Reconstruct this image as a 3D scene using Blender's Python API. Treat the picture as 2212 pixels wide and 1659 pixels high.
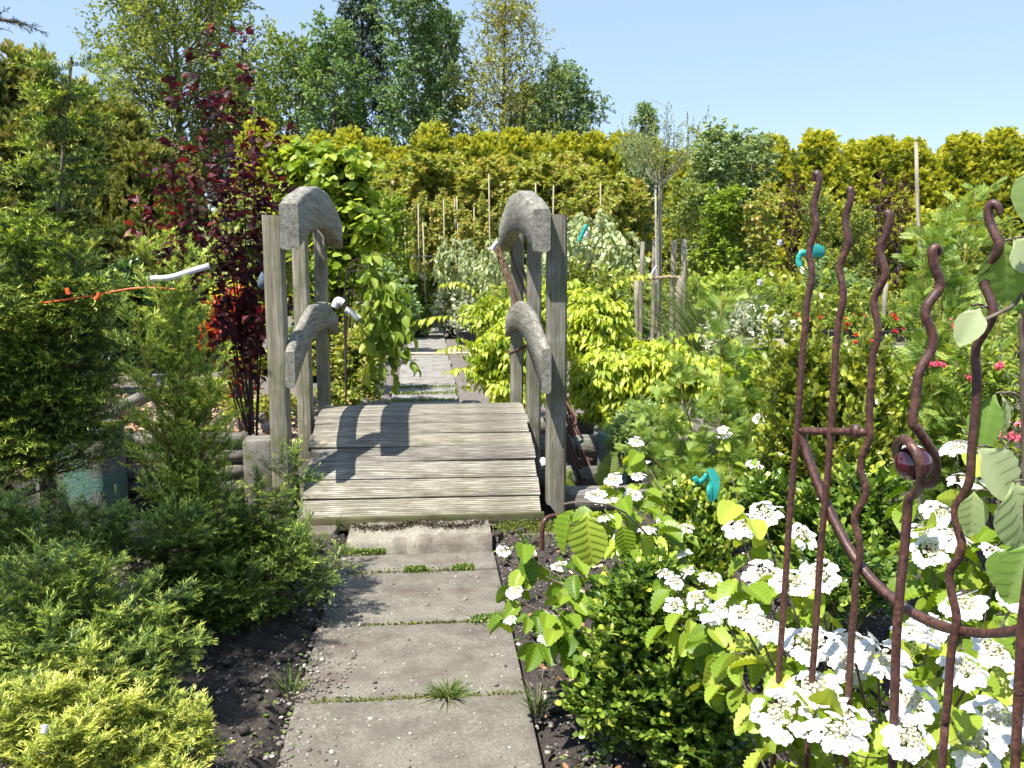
import bpy, math, random
import numpy as np
from mathutils import Vector, Matrix

for o in list(bpy.data.objects):
    bpy.data.objects.remove(o)
S = bpy.context.scene
COL = S.collection
PI = math.pi
# ------------------------------------------------------------------ camera, sky, sun, exposure
PITCH, YAW, EYE, FPX = math.radians(7.41), math.radians(5.46), 1.5, 1841.0
cam = bpy.data.cameras.new('camera')
camo = bpy.data.objects.new('camera', cam)
COL.objects.link(camo)
camo.location = (0, 0, EYE)
camo.rotation_euler = (PI / 2 - PITCH, 0, -YAW)
cam.sensor_width = 36.0
cam.lens = 36.0 * FPX / 2212.0
cam.clip_start = 0.05
cam.clip_end = 2000
S.camera = camo

SUN_EL = math.radians(62.5)
sx, sy = -0.75, -0.66
nn = math.hypot(sx, sy)
SUN = Vector((sx / nn * math.cos(SUN_EL), sy / nn * math.cos(SUN_EL), math.sin(SUN_EL)))
w = bpy.data.worlds.new('World')
S.world = w
w.use_nodes = True
nt = w.node_tree
nt.nodes.clear()
sk = nt.nodes.new('ShaderNodeTexSky')
sk.sky_type = 'NISHITA'
sk.sun_disc = False
sk.sun_elevation = SUN_EL
sk.sun_rotation = math.atan2(SUN.x, SUN.y)
sk.altitude = 600
sk.air_density = 1.0
sk.dust_density = 0.0
sk.ozone_density = 2.2
bg = nt.nodes.new('ShaderNodeBackground')
bg.inputs[1].default_value = 0.128
wo = nt.nodes.new('ShaderNodeOutputWorld')
tn = nt.nodes.new('ShaderNodeMix')
tn.data_type = 'RGBA'
tn.blend_type = 'MULTIPLY'
tn.inputs[0].default_value = 1.0
tn.inputs[7].default_value = (1.0, 0.93, 0.95, 1)
nt.links.new(sk.outputs[0], tn.inputs[6])
pale = nt.nodes.new('ShaderNodeMix')
pale.data_type = 'RGBA'
pale.inputs[0].default_value = 0.62
pale.inputs[7].default_value = (1.95, 2.62, 3.45, 1)
nt.links.new(tn.outputs[2], pale.inputs[6])
nt.links.new(pale.outputs[2], bg.inputs[0])
nt.links.new(bg.outputs[0], wo.inputs[0])
sl = bpy.data.lights.new('sun', 'SUN')
sl.energy = 4.3
sl.angle = math.radians(0.53)
sl.color = (1.0, 0.95, 0.87)
so = bpy.data.objects.new('sun', sl)
COL.objects.link(so)
so.rotation_euler = SUN.to_track_quat('Z', 'Y').to_euler()
S.view_settings.view_transform = 'Standard'
S.view_settings.look = 'None'
S.view_settings.exposure = 1.14
S.view_settings.gamma = 1
S.render.engine = 'CYCLES'
S.cycles.max_bounces = 10
S.cycles.diffuse_bounces = 6
S.cycles.glossy_bounces = 2
S.cycles.transmission_bounces = 6
S.cycles.transparent_max_bounces = 4
S.cycles.use_adaptive_sampling = True
S.cycles.adaptive_threshold = 0.02
S.cycles.use_denoising = True
S.cycles.caustics_reflective = False
S.cycles.caustics_refractive = False

FW = np.array((math.sin(YAW), math.cos(YAW), 0.0))
RT = np.array((math.cos(YAW), -math.sin(YAW), 0.0))


def at(px, py, d):
    """world point at horizontal forward distance d seen at photo position (px, py) of a 2212 x 1659 picture"""
    u = (px - 1106) / FPX
    v = (py - 829.5) / FPX
    c, s = math.cos(PITCH), math.sin(PITCH)
    fwd = c - v * s
    up = -s - v * c
    k = d / fwd
    return np.array((0, 0, EYE)) + FW * d + RT * (u * k) + np.array((0, 0, up * k))


def gr(px, d, z=0.0):
    """ground point below picture column px at distance d"""
    dep = d * math.cos(PITCH) + (EYE - z) * math.sin(PITCH)
    p = FW * d + RT * ((px - 1106) / FPX * dep)
    return np.array((p[0], p[1], z))


# ------------------------------------------------------------------ node materials
def newmat(name):
    m = bpy.data.materials.new(name)
    m.use_nodes = True
    t = m.node_tree
    b = t.nodes['Principled BSDF']
    return m, t, b


def ramp(t, stops, fac=None, interp='LINEAR'):
    r = t.nodes.new('ShaderNodeValToRGB')
    r.color_ramp.interpolation = interp
    e = r.color_ramp.elements
    while len(e) < len(stops):
        e.new(0.5)
    for i, (p, c) in enumerate(stops):
        e[i].position = p
        e[i].color = (*c, 1)
    if fac is not None:
        t.links.new(fac, r.inputs[0])
    return r.outputs[0]


def noise(t, scale, detail=4, rough=0.55, vec=None, dist=0.0):
    n = t.nodes.new('ShaderNodeTexNoise')
    n.inputs['Scale'].default_value = scale
    n.inputs['Detail'].default_value = detail
    n.inputs['Roughness'].default_value = rough
    n.inputs['Distortion'].default_value = dist
    if vec is not None:
        t.links.new(vec, n.inputs['Vector'])
    return n.outputs[0]


def coords(t, scale=(1, 1, 1), kind='Object'):
    c = t.nodes.new('ShaderNodeTexCoord')
    m = t.nodes.new('ShaderNodeMapping')
    m.inputs['Scale'].default_value = scale
    t.links.new(c.outputs[kind], m.inputs[0])
    return m.outputs[0]


def mix(t, fac, a, b, mode='MIX'):
    m = t.nodes.new('ShaderNodeMix')
    m.data_type = 'RGBA'
    m.blend_type = mode
    if isinstance(fac, (int, float)):
        m.inputs[0].default_value = fac
    else:
        t.links.new(fac, m.inputs[0])
    for k, x in ((6, a), (7, b)):
        if isinstance(x, tuple):
            m.inputs[k].default_value = (*x, 1)
        else:
            t.links.new(x, m.inputs[k])
    return m.outputs[2]


def bump(t, b, h, strength=0.5, dist=0.01):
    n = t.nodes.new('ShaderNodeBump')
    n.inputs['Strength'].default_value = strength
    n.inputs['Distance'].default_value = dist
    t.links.new(h, n.inputs['Height'])
    t.links.new(n.outputs[0], b.inputs['Normal'])


def leafmat(name, stops, rough=0.45, trans=0.4, tint=(1.25, 1.15, 0.5), spec=0.4):
    """leaf: colour runs along attribute v (age / kind of leaf), light shines partly through"""
    m, t, b = newmat(name)
    a = t.nodes.new('ShaderNodeAttribute')
    a.attribute_name = 'v'
    c = ramp(t, stops, a.outputs['Fac'])
    t.links.new(c, b.inputs['Base Color'])
    b.inputs['Roughness'].default_value = rough
    b.inputs['Specular IOR Level'].default_value = spec
    tr = t.nodes.new('ShaderNodeBsdfTranslucent')
    tc = mix(t, 1.0, c, tint, 'MULTIPLY')
    t.links.new(tc, tr.inputs[0])
    mx = t.nodes.new('ShaderNodeMixShader')
    mx.inputs[0].default_value = trans
    t.links.new(b.outputs[0], mx.inputs[1])
    t.links.new(tr.outputs[0], mx.inputs[2])
    t.links.new(mx.outputs[0], t.nodes['Material Output'].inputs[0])
    return m


def plain(name, col, rough=0.5, spec=0.5, var=0.25, scale=30, metal=0.0):
    m, t, b = newmat(name)
    n = noise(t, scale, 4, 0.6, coords(t))
    lo = tuple(x * (1 - var) for x in col)
    hi = tuple(min(1, x * (1 + var)) for x in col)
    t.links.new(ramp(t, [(0.3, lo), (0.7, hi)], n), b.inputs['Base Color'])
    b.inputs['Roughness'].default_value = rough
    b.inputs['Specular IOR Level'].default_value = spec
    b.inputs['Metallic'].default_value = metal
    return m


def woodmat(name, dark, lo, hi, grain=(3, 60, 60), green=0.0, groove=None, bstr=0.6):
    m, t, b = newmat(name)
    v = coords(t, grain)
    g = noise(t, 1.6, 7, 0.68, v, 0.6)
    c = ramp(t, [(0.30, dark), (0.45, lo), (0.66, hi)], g)
    blotch = noise(t, 3.2, 5, 0.6, coords(t))
    c = mix(t, ramp(t, [(0.42, (0, 0, 0)), (0.68, (0.75,) * 3)], blotch), c, tuple(0.55 * x for x in lo))
    if green > 0:
        gn = noise(t, 5.5, 4, 0.65, coords(t, (1, 1, 1.0)))
        f = ramp(t, [(0.45, (0, 0, 0)), (0.72, (green,) * 3)], gn)
        c = mix(t, f, c, (0.13, 0.15, 0.06))
    kn = t.nodes.new('ShaderNodeTexVoronoi')
    kn.inputs['Scale'].default_value = 4.2
    t.links.new(coords(t, tuple(max(0.6, min(1.6, x / 25)) for x in grain)), kn.inputs['Vector'])
    c = mix(t, ramp(t, [(0.0, (0.8,) * 3), (0.06, (0, 0, 0))], kn.outputs['Distance']), c, tuple(0.6 * x for x in dark))
    h = g
    if groove:
        wv = t.nodes.new('ShaderNodeTexWave')
        wv.wave_type = 'BANDS'
        wv.bands_direction = 'Y'
        wv.inputs['Scale'].default_value = groove
        wv.inputs['Distortion'].default_value = 0.9
        wv.inputs['Detail'].default_value = 1
        wv.inputs['Detail Scale'].default_value = 1.5
        t.links.new(coords(t, (0.35, 1, 0)), wv.inputs['Vector'])
        wr = noise(t, 1.3, 6, 0.75, coords(t, (14, 150, 10)))
        gg = mix(t, 0.55, wv.outputs[0], wr)
        c = mix(t, ramp(t, [(0.30, (0.78,) * 3), (0.5, (0, 0, 0))], gg), c, dark)
        h = gg
    oi = t.nodes.new('ShaderNodeObjectInfo')
    c = mix(t, 1.0, c, ramp(t, [(0, (.74, .74, .76)), (.5, (1, .98, .93)), (1, (1.0, 1.0, 1.0))], oi.outputs['Random']), 'MULTIPLY')
    t.links.new(c, b.inputs['Base Color'])
    b.inputs['Roughness'].default_value = 0.88
    b.inputs['Specular IOR Level'].default_value = 0.2
    bump(t, b, h, bstr, 0.006)
    return m


def railmat(name, xc):
    """sawn beam: growth rings about an axis along the beam, cut by the curved outline"""
    m, t, b = newmat(name)
    c0 = t.nodes.new('ShaderNodeTexCoord')
    mp = t.nodes.new('ShaderNodeMapping')
    mp.inputs['Location'].default_value = (-xc, 0, -1.2)
    t.links.new(c0.outputs['Object'], mp.inputs[0])
    wv = t.nodes.new('ShaderNodeTexWave')
    wv.wave_type = 'RINGS'
    wv.rings_direction = 'Y'
    wv.inputs['Scale'].default_value = 27
    wv.inputs['Distortion'].default_value = 9
    wv.inputs['Detail'].default_value = 3
    wv.inputs['Detail Scale'].default_value = .35
    t.links.new(mp.outputs[0], wv.inputs['Vector'])
    st = noise(t, 1.5, 7, .72, coords(t, (26, 1.5, 26)), .5)
    h = mix(t, .88, wv.outputs[0], st)
    c = ramp(t, [(.25, (0.06, 0.055, 0.045)), (.45, (0.19, 0.18, 0.15)), (.68, (0.37, 0.355, 0.31))], h)
    ck = noise(t, 2.2, 3, .5, coords(t, (9, .8, 9)), 1.2)
    c = mix(t, ramp(t, [(.485, (0, 0, 0)), (.5, (.8,) * 3), (.515, (0, 0, 0))], ck), c, (0.04, 0.035, 0.03))
    lich = noise(t, 9, 5, .65, coords(t))
    c = mix(t, ramp(t, [(.5, (0, 0, 0)), (.7, (.25,) * 3)], lich), c, (0.30, 0.31, 0.25))
    t.links.new(c, b.inputs['Base Color'])
    b.inputs['Roughness'].default_value = .9
    b.inputs['Specular IOR Level'].default_value = .2
    bump(t, b, h, .4, .004)
    return m


# ------------------------------------------------------------------ mesh collecting
def nz(a):
    return a / np.maximum(np.linalg.norm(a, axis=-1, keepdims=True), 1e-9)


class Acc:
    def __init__(s):
        s.V, s.F, s.A, s.n = [], [], [], 0

    def add(s, V, F, v=0.5):
        V = np.asarray(V, dtype=np.float32).reshape(-1, 3)
        F = np.asarray(F, dtype=np.int32)
        s.V.append(V)
        s.F.append(F + s.n)
        s.A.append(np.full(len(V), v, np.float32) if np.isscalar(v) else np.asarray(v, np.float32))
        s.n += len(V)

    def build(s, name, mat, parent=None, smooth=False, bevel=0, **kw):
        V = np.concatenate(s.V)
        if parent is not None and parent.get('_off') is not None:
            V = V - np.array(parent['_off'], np.float32)
        me = bpy.data.meshes.new(name)
        loops = np.concatenate([f.ravel() for f in s.F])
        cnt = np.concatenate([np.full(len(f), f.shape[1], np.int32) for f in s.F])
        st = np.concatenate(([0], np.cumsum(cnt)[:-1])).astype(np.int32)
        me.vertices.add(len(V))
        me.vertices.foreach_set('co', V.astype(np.float32).ravel())
        me.loops.add(len(loops))
        me.loops.foreach_set('vertex_index', loops.astype(np.int32))
        me.polygons.add(len(cnt))
        me.polygons.foreach_set('loop_start', st)
        if smooth:
            me.polygons.foreach_set('use_smooth', np.ones(len(cnt), bool))
        me.update(calc_edges=True)
        at_ = me.attributes.new('v', 'FLOAT', 'POINT')
        at_.data.foreach_set('value', np.concatenate(s.A))
        me.materials.append(mat)
        ob = bpy.data.objects.new(name, me)
        COL.objects.link(ob)
        if parent is not None:
            ob.parent = parent
        for k, x in kw.items():
            ob[k] = x
        if bevel:
            bm = ob.modifiers.new('bevel', 'BEVEL')
            bm.width = bevel
            bm.segments = 2
        return ob


def thing(name, label, cat, loc=(0, 0, 0), group=None):
    """an Empty at the base of a thing; meshes given to it keep world coordinates"""
    o = bpy.data.objects.new(name, None)
    COL.objects.link(o)
    o.location = tuple(float(x) for x in loc)
    o['_off'] = [float(x) for x in loc]
    o['label'] = label
    o['category'] = cat
    o.empty_display_size = 0.05
    if group:
        o['group'] = group
    return o


def dup(root, loc, rz=0.0, sc=1.0, label=None, group=None, scz=None):
    r = root.copy()
    COL.objects.link(r)
    r.location = tuple(float(x) for x in loc)
    r.rotation_euler = (0, 0, rz)
    r.scale = (sc, sc, scz or sc)
    if label:
        r['label'] = label
    if group:
        r['group'] = group
    for ch in list(root.children):
        c = ch.copy()
        COL.objects.link(c)
        c.parent = r
        for g in ch.children:
            d = g.copy()
            COL.objects.link(d)
            d.parent = c
    return r


def tag(o, label, cat, group=None, kind=None):
    o['label'] = label
    o['category'] = cat
    if group:
        o['group'] = group
    if kind:
        o['kind'] = kind
    return o


# ------------------------------------------------------------------ solids
def box(acc, c, s, R=None, v=0.5):
    q = np.array([(x, y, z) for x in (-.5, .5) for y in (-.5, .5) for z in (-.5, .5)]) * np.array(s)
    if R is not None:
        q = q @ np.asarray(R).T
    acc.add(q + np.array(c), [(0, 1, 3, 2), (4, 6, 7, 5), (0, 4, 5, 1), (2, 3, 7, 6), (0, 2, 6, 4), (1, 5, 7, 3)], v)


def frames(P):
    """P (N,m,3) -> tangents, side vectors, up vectors"""
    T = np.empty_like(P)
    T[:, 1:-1] = P[:, 2:] - P[:, :-2]
    T[:, 0] = P[:, 1] - P[:, 0]
    T[:, -1] = P[:, -1] - P[:, -2]
    T = nz(T)
    ref = np.where(np.abs(T[:, :1, 2:3]) > 0.8, np.array((1.0, 0.13, 0)), np.array((0, 0.0, 1.0)))
    ref = np.broadcast_to(ref, T.shape)
    A = nz(np.cross(T, ref))
    B = np.cross(A, T)
    return T, A, B


def tubes(acc, P, R, sides=5, v=0.5, cap=False, phase=0.0):
    P = np.asarray(P, float)
    R = np.asarray(R, float)
    if P.ndim == 2:
        P = P[None]
        R = np.broadcast_to(R.reshape(-1) if R.ndim else R, P.shape[1])[None]
    R = np.broadcast_to(R, P.shape[:2])
    N, m, _ = P.shape
    T, A, B = frames(P)
    th = np.arange(sides) * 2 * PI / sides + phase
    ring = A[:, :, None] * np.cos(th)[None, None, :, None] + B[:, :, None] * np.sin(th)[None, None, :, None]
    V = P[:, :, None] + ring * R[:, :, None, None]
    i = np.arange(m - 1)[:, None] * sides
    j = np.arange(sides)[None]
    f = np.stack([i + j, i + (j + 1) % sides, i + sides + (j + 1) % sides, i + sides + j], -1).reshape(-1, 4)
    F = (np.arange(N)[:, None, None] * (m * sides) + f[None]).reshape(-1, 4)
    vv = v if np.isscalar(v) else np.repeat(np.asarray(v), m * sides)
    base = acc.n
    acc.add(V.reshape(-1, 3), F, vv)
    if cap:
        c1 = (np.arange(N)[:, None] * (m * sides) + np.arange(sides)[None, ::-1])
        c2 = (np.arange(N)[:, None] * (m * sides) + (m - 1) * sides + np.arange(sides)[None])
        acc.F.append(np.concatenate([c1, c2]).astype(np.int32) + base)


def smoothline(pts, n):
    """Catmull-Rom through pts, n samples"""
    p = np.asarray(pts, float)
    p = np.vstack([2 * p[0] - p[1], p, 2 * p[-1] - p[-2]])
    k = len(p) - 3
    t = np.linspace(0, k - 1e-6, n)
    i = t.astype(int)
    f = (t - i)[:, None]
    a, b, c, d = p[i], p[i + 1], p[i + 2], p[i + 3]
    return 0.5 * (2 * b + (c - a) * f + (2 * a - 5 * b + 4 * c - d) * f ** 2 + (3 * b - a - 3 * c + d) * f ** 3)


def vnoise(x, y, seed=0):
    """smooth value noise on arrays"""
    xi, yi = np.floor(x).astype(np.int64), np.floor(y).astype(np.int64)
    fx, fy = x - xi, y - yi
    fx, fy = fx * fx * (3 - 2 * fx), fy * fy * (3 - 2 * fy)

    def h(a, b):
        n = (a * 374761393 + b * 668265263 + seed * 1442695041) & 0x7fffffff
        n = ((n ^ (n >> 13)) * 1274126177) & 0x7fffffff
        return ((n ^ (n >> 16)) & 0xffff) / 65535.0
    return (h(xi, yi) * (1 - fx) + h(xi + 1, yi) * fx) * (1 - fy) + (h(xi, yi + 1) * (1 - fx) + h(xi + 1, yi + 1) * fx) * fy


def fbm(x, y, seed=0, octs=4):
    r, a, s = 0, 1.0, 0
    for k in range(octs):
        r = r + a * vnoise(x * 2 ** k, y * 2 ** k, seed + k)
        s += a
        a *= 0.5
    return r / s


# ------------------------------------------------------------------ leaf templates: x width, y length, z face
def tmpl(V, F):
    return np.array(V, float), np.array(F, int)


NEEDLE = tmpl([(0, 0, 0), (.5, .35, 0), (0, 1, 0), (-.5, .35, 0)], [(0, 1, 2, 3)])
LEAF = tmpl([(0, 0, 0), (.5, .42, .14), (.32, .75, .08), (0, 1, -.12), (-.32, .75, .08), (-.5, .42, .14), (0, .45, 0)],
            [(0, 1, 2, 6), (6, 2, 3, 4), (0, 6, 4, 5)])
OVAL = tmpl([(0, 0, 0), (.42, .2, .08), (.5, .5, .12), (.36, .83, .05), (0, 1, -.06), (-.36, .83, .05), (-.5, .5, .12), (-.42, .2, .08), (0, .5, -.02)],
            [(0, 1, 2, 8), (8, 2, 3, 4), (4, 5, 6, 8), (8, 6, 7, 0)])
ST = tmpl([(-.07, 0, 0), (.07, 0, 0), (.07, .3, .02), (-.07, .3, .02)], [(0, 1, 2, 3)])


def lobed(angs, lens, notch):
    V = [(0, 0, 0)]
    for k, (a, l) in enumerate(zip(angs, lens)):
        V.append((math.sin(a) * l, math.cos(a) * l + .3, -.12 * l))
        if k < len(angs) - 1:
            b = (a + angs[k + 1]) / 2
            V.append((math.sin(b) * notch, math.cos(b) * notch + .3, .05))
    n = len(V)
    return tmpl(V, [(0, i, i + 1) for i in range(1, n - 1)])


MAPLE = lobed([-1.9, -1.0, 0, 1.0, 1.9], [.38, .55, .7, .55, .38], .25)
GINKGO = tmpl([(0, 0, 0), (.75, .75, .1), (.4, .98, -.05), (.06, .9, .1), (0, .7, .05), (-.06, .9, .1), (-.4, .98, -.05), (-.75, .75, .1)],
              [(0, 1, 2, 3), (0, 3, 4, 4), (0, 4, 5, 5), (0, 5, 6, 7)])
GINKGO = (GINKGO[0], np.array([(0, 1, 2), (0, 2, 3), (0, 3, 4), (0, 4, 5), (0, 5, 6), (0, 6, 7)]))


def sprayt(n=6, w=.06, l0=.5):
    V, F = [], []

    def nd(a, b, ww):
        a, b = np.array(a), np.array(b)
        d = b - a
        s = np.array((d[1], -d[0], 0)) / np.linalg.norm(d) * ww
        k = len(V)
        V.extend([a, a + d * .5 + s, b, a + d * .5 - s])
        F.append((k, k + 1, k + 2, k + 3))
    nd((0, 0, 0), (0, 1.0, -.05), w * .8)
    for k in range(n):
        y = .08 + .78 * k / n
        l = l0 * (1 - .65 * abs(k / n - .25))
        for s in (-1, 1):
            nd((0, y, 0), (s * l * .7, y + l * .75, .06 - .1 * (k % 2)), w)
            if n > 4 and k < n - 2:
                nd((s * l * .25, y + l * .27, .02), (s * l * .62, y + l * .3, 0), w * .8)
    return tmpl(V, F)


SPRAY = sprayt(7, .045, .5)
SPRAY3 = sprayt(3, .13, .6)


def pleated(n=15, serr=.03):
    """large leaf with sunken side veins and a toothed edge"""
    V, F = [], []
    for i in range(n + 1):
        y = i / n
        wd = .5 * (math.sin(PI * min(1, y ** .8 * .97 + .03)) ** .62) * (1 - .12 * y)
        if i == n:
            wd = .012
        for j in range(-3, 4):
            s = abs(j) / 3
            yy = y + s * .10 * (1 - y) + s * s * .03
            z = .16 * s * wd * 2 + (0.03 if i % 2 else -0.03) * min(1, s * 3) - .22 * y * y
            xx = wd * j / 3 * (1 + (serr * 2 if i % 2 and abs(j) == 3 else 0))
            V.append((xx, yy * .97, z))
    for i in range(n):
        for j in range(6):
            a = i * 7 + j
            F.append((a, a + 1, a + 8, a + 7))
    return tmpl(V, F)


PLEAT = pleated()
PLEAT = PLEAT + (np.array([(-.10 if (k // 7) % 2 == 0 else .07) + (.12 if k % 7 == 3 else 0) for k in range(len(PLEAT[0]))]),)


def scatter(acc, T, pos, axis, nrm, w, l, v):
    """many copies of a leaf template merged into acc; a third entry of T is the leaf's own vein pattern"""
    TV, TF = T[:2]
    vein = T[2] if len(T) > 2 else 0.0
    pos = np.asarray(pos, float)
    N = len(pos)
    if N == 0:
        return
    y = nz(axis)
    x = nz(np.cross(y, nrm))
    z = np.cross(x, y)
    w = np.broadcast_to(w, N)[:, None, None]
    l = np.broadcast_to(l, N)[:, None, None]
    V = pos[:, None] + x[:, None] * (TV[None, :, 0:1] * w) + y[:, None] * (TV[None, :, 1:2] * l) + z[:, None] * (TV[None, :, 2:3] * l)
    F = (np.arange(N)[:, None, None] * len(TV) + TF[None]).reshape(-1, TF.shape[1])
    acc.add(V.reshape(-1, 3), F, np.clip(np.repeat(np.broadcast_to(v, N), len(TV)).reshape(N, -1) + vein, 0, 1).reshape(-1))


UP = np.array((0, 0, 1.0))


def kids(rng, P, R, n, t0, t1, L, ang, m=4, bend=0.0, rs=.55, prof=None, flat=False, jit=.3, rmin=.0006, wig=.05):
    """child shoots growing from polylines P (N,M,3)"""
    N, M, _ = P.shape
    t = t0 + (t1 - t0) * (np.arange(n)[None] + rng.random((N, n))) / n
    x = np.clip(t * (M - 1), 0, M - 1.001)
    i = x.astype(int)
    f = (x - i)[..., None]
    a = np.arange(N)[:, None]
    p0, p1 = P[a, i], P[a, i + 1]
    pos = p0 * (1 - f) + p1 * f
    d = nz(p1 - p0)
    r = R[a, i] * (1 - f[..., 0]) + R[a, i + 1] * f[..., 0]
    ref = np.where(np.abs(d[..., 2:3]) > .85, np.array((1.0, .2, 0)), UP)
    A = nz(np.cross(d, ref))
    B = np.cross(A, d)
    if flat:
        az = np.where(np.arange(n)[None] % 2, 0.0, PI) + rng.normal(0, .35, (N, n))
    else:
        az = 2.39996 * np.arange(n)[None] + rng.random((N, 1)) * 6.28 + rng.normal(0, jit, (N, n))
    side = np.cos(az)[..., None] * A + np.sin(az)[..., None] * B
    an = ang + rng.normal(0, .16, (N, n))
    dr = np.cos(an)[..., None] * d + np.sin(an)[..., None] * side
    ln = L * (.7 + .5 * rng.random((N, n)))
    if prof is not None:
        ln = ln * prof(t)
    s = np.linspace(0, 1, m)
    Q = pos[..., None, :] + dr[..., None, :] * (s[:, None] * ln[..., None, None])
    Q = Q + UP * (bend * (s ** 2)[:, None] * ln[..., None, None])
    Q[..., 1:, :] += rng.normal(0, wig, (N, n, m - 1, 3)) * ln[..., None, None] * s[1:, None]
    r0 = np.maximum(r * rs * (.5 + .5 * np.minimum(1, ln / max(L, 1e-6)))[...], rmin)
    RR = r0[..., None] * (1 - .75 * s)
    return Q.reshape(N * n, m, 3), np.maximum(RR, rmin * .7).reshape(N * n, m), t.reshape(-1)


def leaves(acc, rng, P, T, k, w, l, t0=.15, t1=1.0, ang=1.0, mode='spiral', v=(.15, .5, .3), droop=0.0, nup=.8, vp=None):
    """k leaves on every shoot; v = (base, rise toward the tip, random)"""
    N, M, _ = P.shape
    t = t0 + (t1 - t0) * (np.arange(k)[None] + rng.random((N, k))) / k
    x = np.clip(t * (M - 1), 0, M - 1.001)
    i = x.astype(int)
    f = (x - i)[..., None]
    a = np.arange(N)[:, None]
    p0, p1 = P[a, i], P[a, i + 1]
    pos = p0 * (1 - f) + p1 * f
    d = nz(p1 - p0)
    ref = np.where(np.abs(d[..., 2:3]) > .9, np.array((1.0, .2, 0)), UP)
    A = nz(np.cross(d, ref))
    B = np.cross(A, d)
    if mode == 'flat':
        az = np.where(np.arange(k)[None] % 2, 0.0, PI) + rng.normal(0, .3, (N, k))
    elif mode == 'top':
        az = np.where(np.arange(k)[None] % 2, .45, PI - .45) + rng.normal(0, .55, (N, k))
    else:
        az = rng.random((N, k)) * 6.283
    side = np.cos(az)[..., None] * A + np.sin(az)[..., None] * B
    an = ang * (1.15 - .55 * t) + rng.normal(0, .15, (N, k))
    ax = np.cos(an)[..., None] * d + np.sin(an)[..., None] * side
    ax = nz(ax + np.array((0, 0, -droop)))
    nr = nz(UP * nup + rng.normal(0, .45, (N, k, 3)) + side * .2)
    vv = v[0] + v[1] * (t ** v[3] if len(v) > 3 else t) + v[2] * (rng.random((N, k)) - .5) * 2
    if vp is not None:
        vv = vv + np.asarray(vp)[:, None]
    sc = .7 + .55 * rng.random((N, k))
    scatter(acc, T, pos.reshape(-1, 3), ax.reshape(-1, 3), nr.reshape(-1, 3), (w * sc).reshape(-1), (l * sc).reshape(-1), vv.reshape(-1))


def line(a, b, n=6, sag=0.0, wig=0.0, rng=None):
    a, b = np.array(a, float), np.array(b, float)
    s = np.linspace(0, 1, n)[:, None]
    p = a + (b - a) * s + UP * sag * 4 * s * (1 - s)
    if wig and rng is not None:
        p[1:-1] += rng.normal(0, wig, (n - 2, 3))
    return p
# ------------------------------------------------------------------ materials of the built things
M_DECK = woodmat('weathered_decking', (0.085, 0.07, 0.05), (0.25, 0.23, 0.19), (0.66, 0.63, 0.56), (3, 60, 60), 0.30, 21, 0.8)
M_POST = woodmat('weathered_post', (0.08, 0.075, 0.055), (0.26, 0.24, 0.185), (0.46, 0.435, 0.355), (38, 38, 1.8), 0.8)
M_RAIL = woodmat('weathered_rail', (0.045, 0.043, 0.04), (0.16, 0.155, 0.135), (0.40, 0.395, 0.355), (26, 2.2, 15), 0.55)
M_LOG = woodmat('weathered_log', (0.05, 0.045, 0.04), (0.17, 0.155, 0.14), (0.36, 0.34, 0.31), (3, 30, 30), 0.3)
M_PALELOG = woodmat('peeled_log', (0.16, 0.14, 0.10), (0.33, 0.30, 0.24), (0.52, 0.48, 0.40), (3, 30, 30), 0.1)
M_STAKE = woodmat('stake_wood', (0.14, 0.11, 0.08), (0.30, 0.26, 0.2), (0.46, 0.42, 0.34), (40, 40, 3), 0.1)
M_CANE = plain('bamboo_cane', (0.40, 0.35, 0.23), 0.6)
M_RED_ROD = plain('rust', (0.085, 0.034, 0.024), 0.62, 0.4, 0.45, 160)
M_ROPE = plain('rope', (0.33, 0.26, 0.17), 0.9, 0.2, 0.3, 90)
M_WHITE = plain('white_plastic', (0.62, 0.62, 0.64), 0.4, 0.4, 0.03)
M_TEAL = leafmat('teal_ribbon', [(0, (0.02, 0.36, 0.33)), (1, (0.10, 0.68, 0.58))], 0.35, 0.3, (1, 1, 1))
M_ORANGE = plain('orange_tape', (0.85, 0.13, 0.03), 0.5)
M_POT = plain('grey_pot', (0.13, 0.14, 0.15), 0.45, 0.4, 0.15)
M_BLACKPOT = plain('black_pot', (0.022, 0.026, 0.03), 0.4, 0.5, 0.2)
M_GREENPOT = plain('dark_green_pot', (0.02, 0.07, 0.06), 0.4, 0.5, 0.2)
M_BARK = plain('grey_bark', (0.16, 0.13, 0.10), 0.85, 0.2, 0.45, 40)
M_DARKBARK = plain('dark_bark', (0.045, 0.032, 0.028), 0.7, 0.3, 0.4, 40)
M_YEWBARK = plain('yew_stem', (0.30, 0.22, 0.06), 0.7, 0.3, 0.4, 60)
M_PALEBARK = plain('pale_bark', (0.42, 0.39, 0.34), 0.8, 0.2, 0.3, 30)
M_GREENSTEM = plain('green_stem', (0.20, 0.21, 0.06), 0.6, 0.3, 0.3, 50)
M_BRICK = plain('stone_block', (0.34, 0.27, 0.23), 0.9, 0.2, 0.3, 25)


def rustmat():
    m, t, b = newmat('rusted_iron')
    v = coords(t)
    n = noise(t, 130, 5, 0.7, v)
    n2 = noise(t, 7, 4, 0.6, v)
    c = ramp(t, [(0.35, (0.035, 0.016, 0.014)), (0.5, (0.085, 0.036, 0.028)), (0.64, (0.16, 0.07, 0.045)), (0.76, (0.26, 0.14, 0.10))], n)
    c = mix(t, ramp(t, [(0.45, (0, 0, 0)), (0.7, (0.6,) * 3)], n2), c, (0.07, 0.035, 0.035))
    t.links.new(c, b.inputs['Base Color'])
    b.inputs['Roughness'].default_value = 0.42
    b.inputs['Specular IOR Level'].default_value = 0.55
    bump(t, b, n, 0.5, 0.002)
    return m


M_RUST = rustmat()


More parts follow.
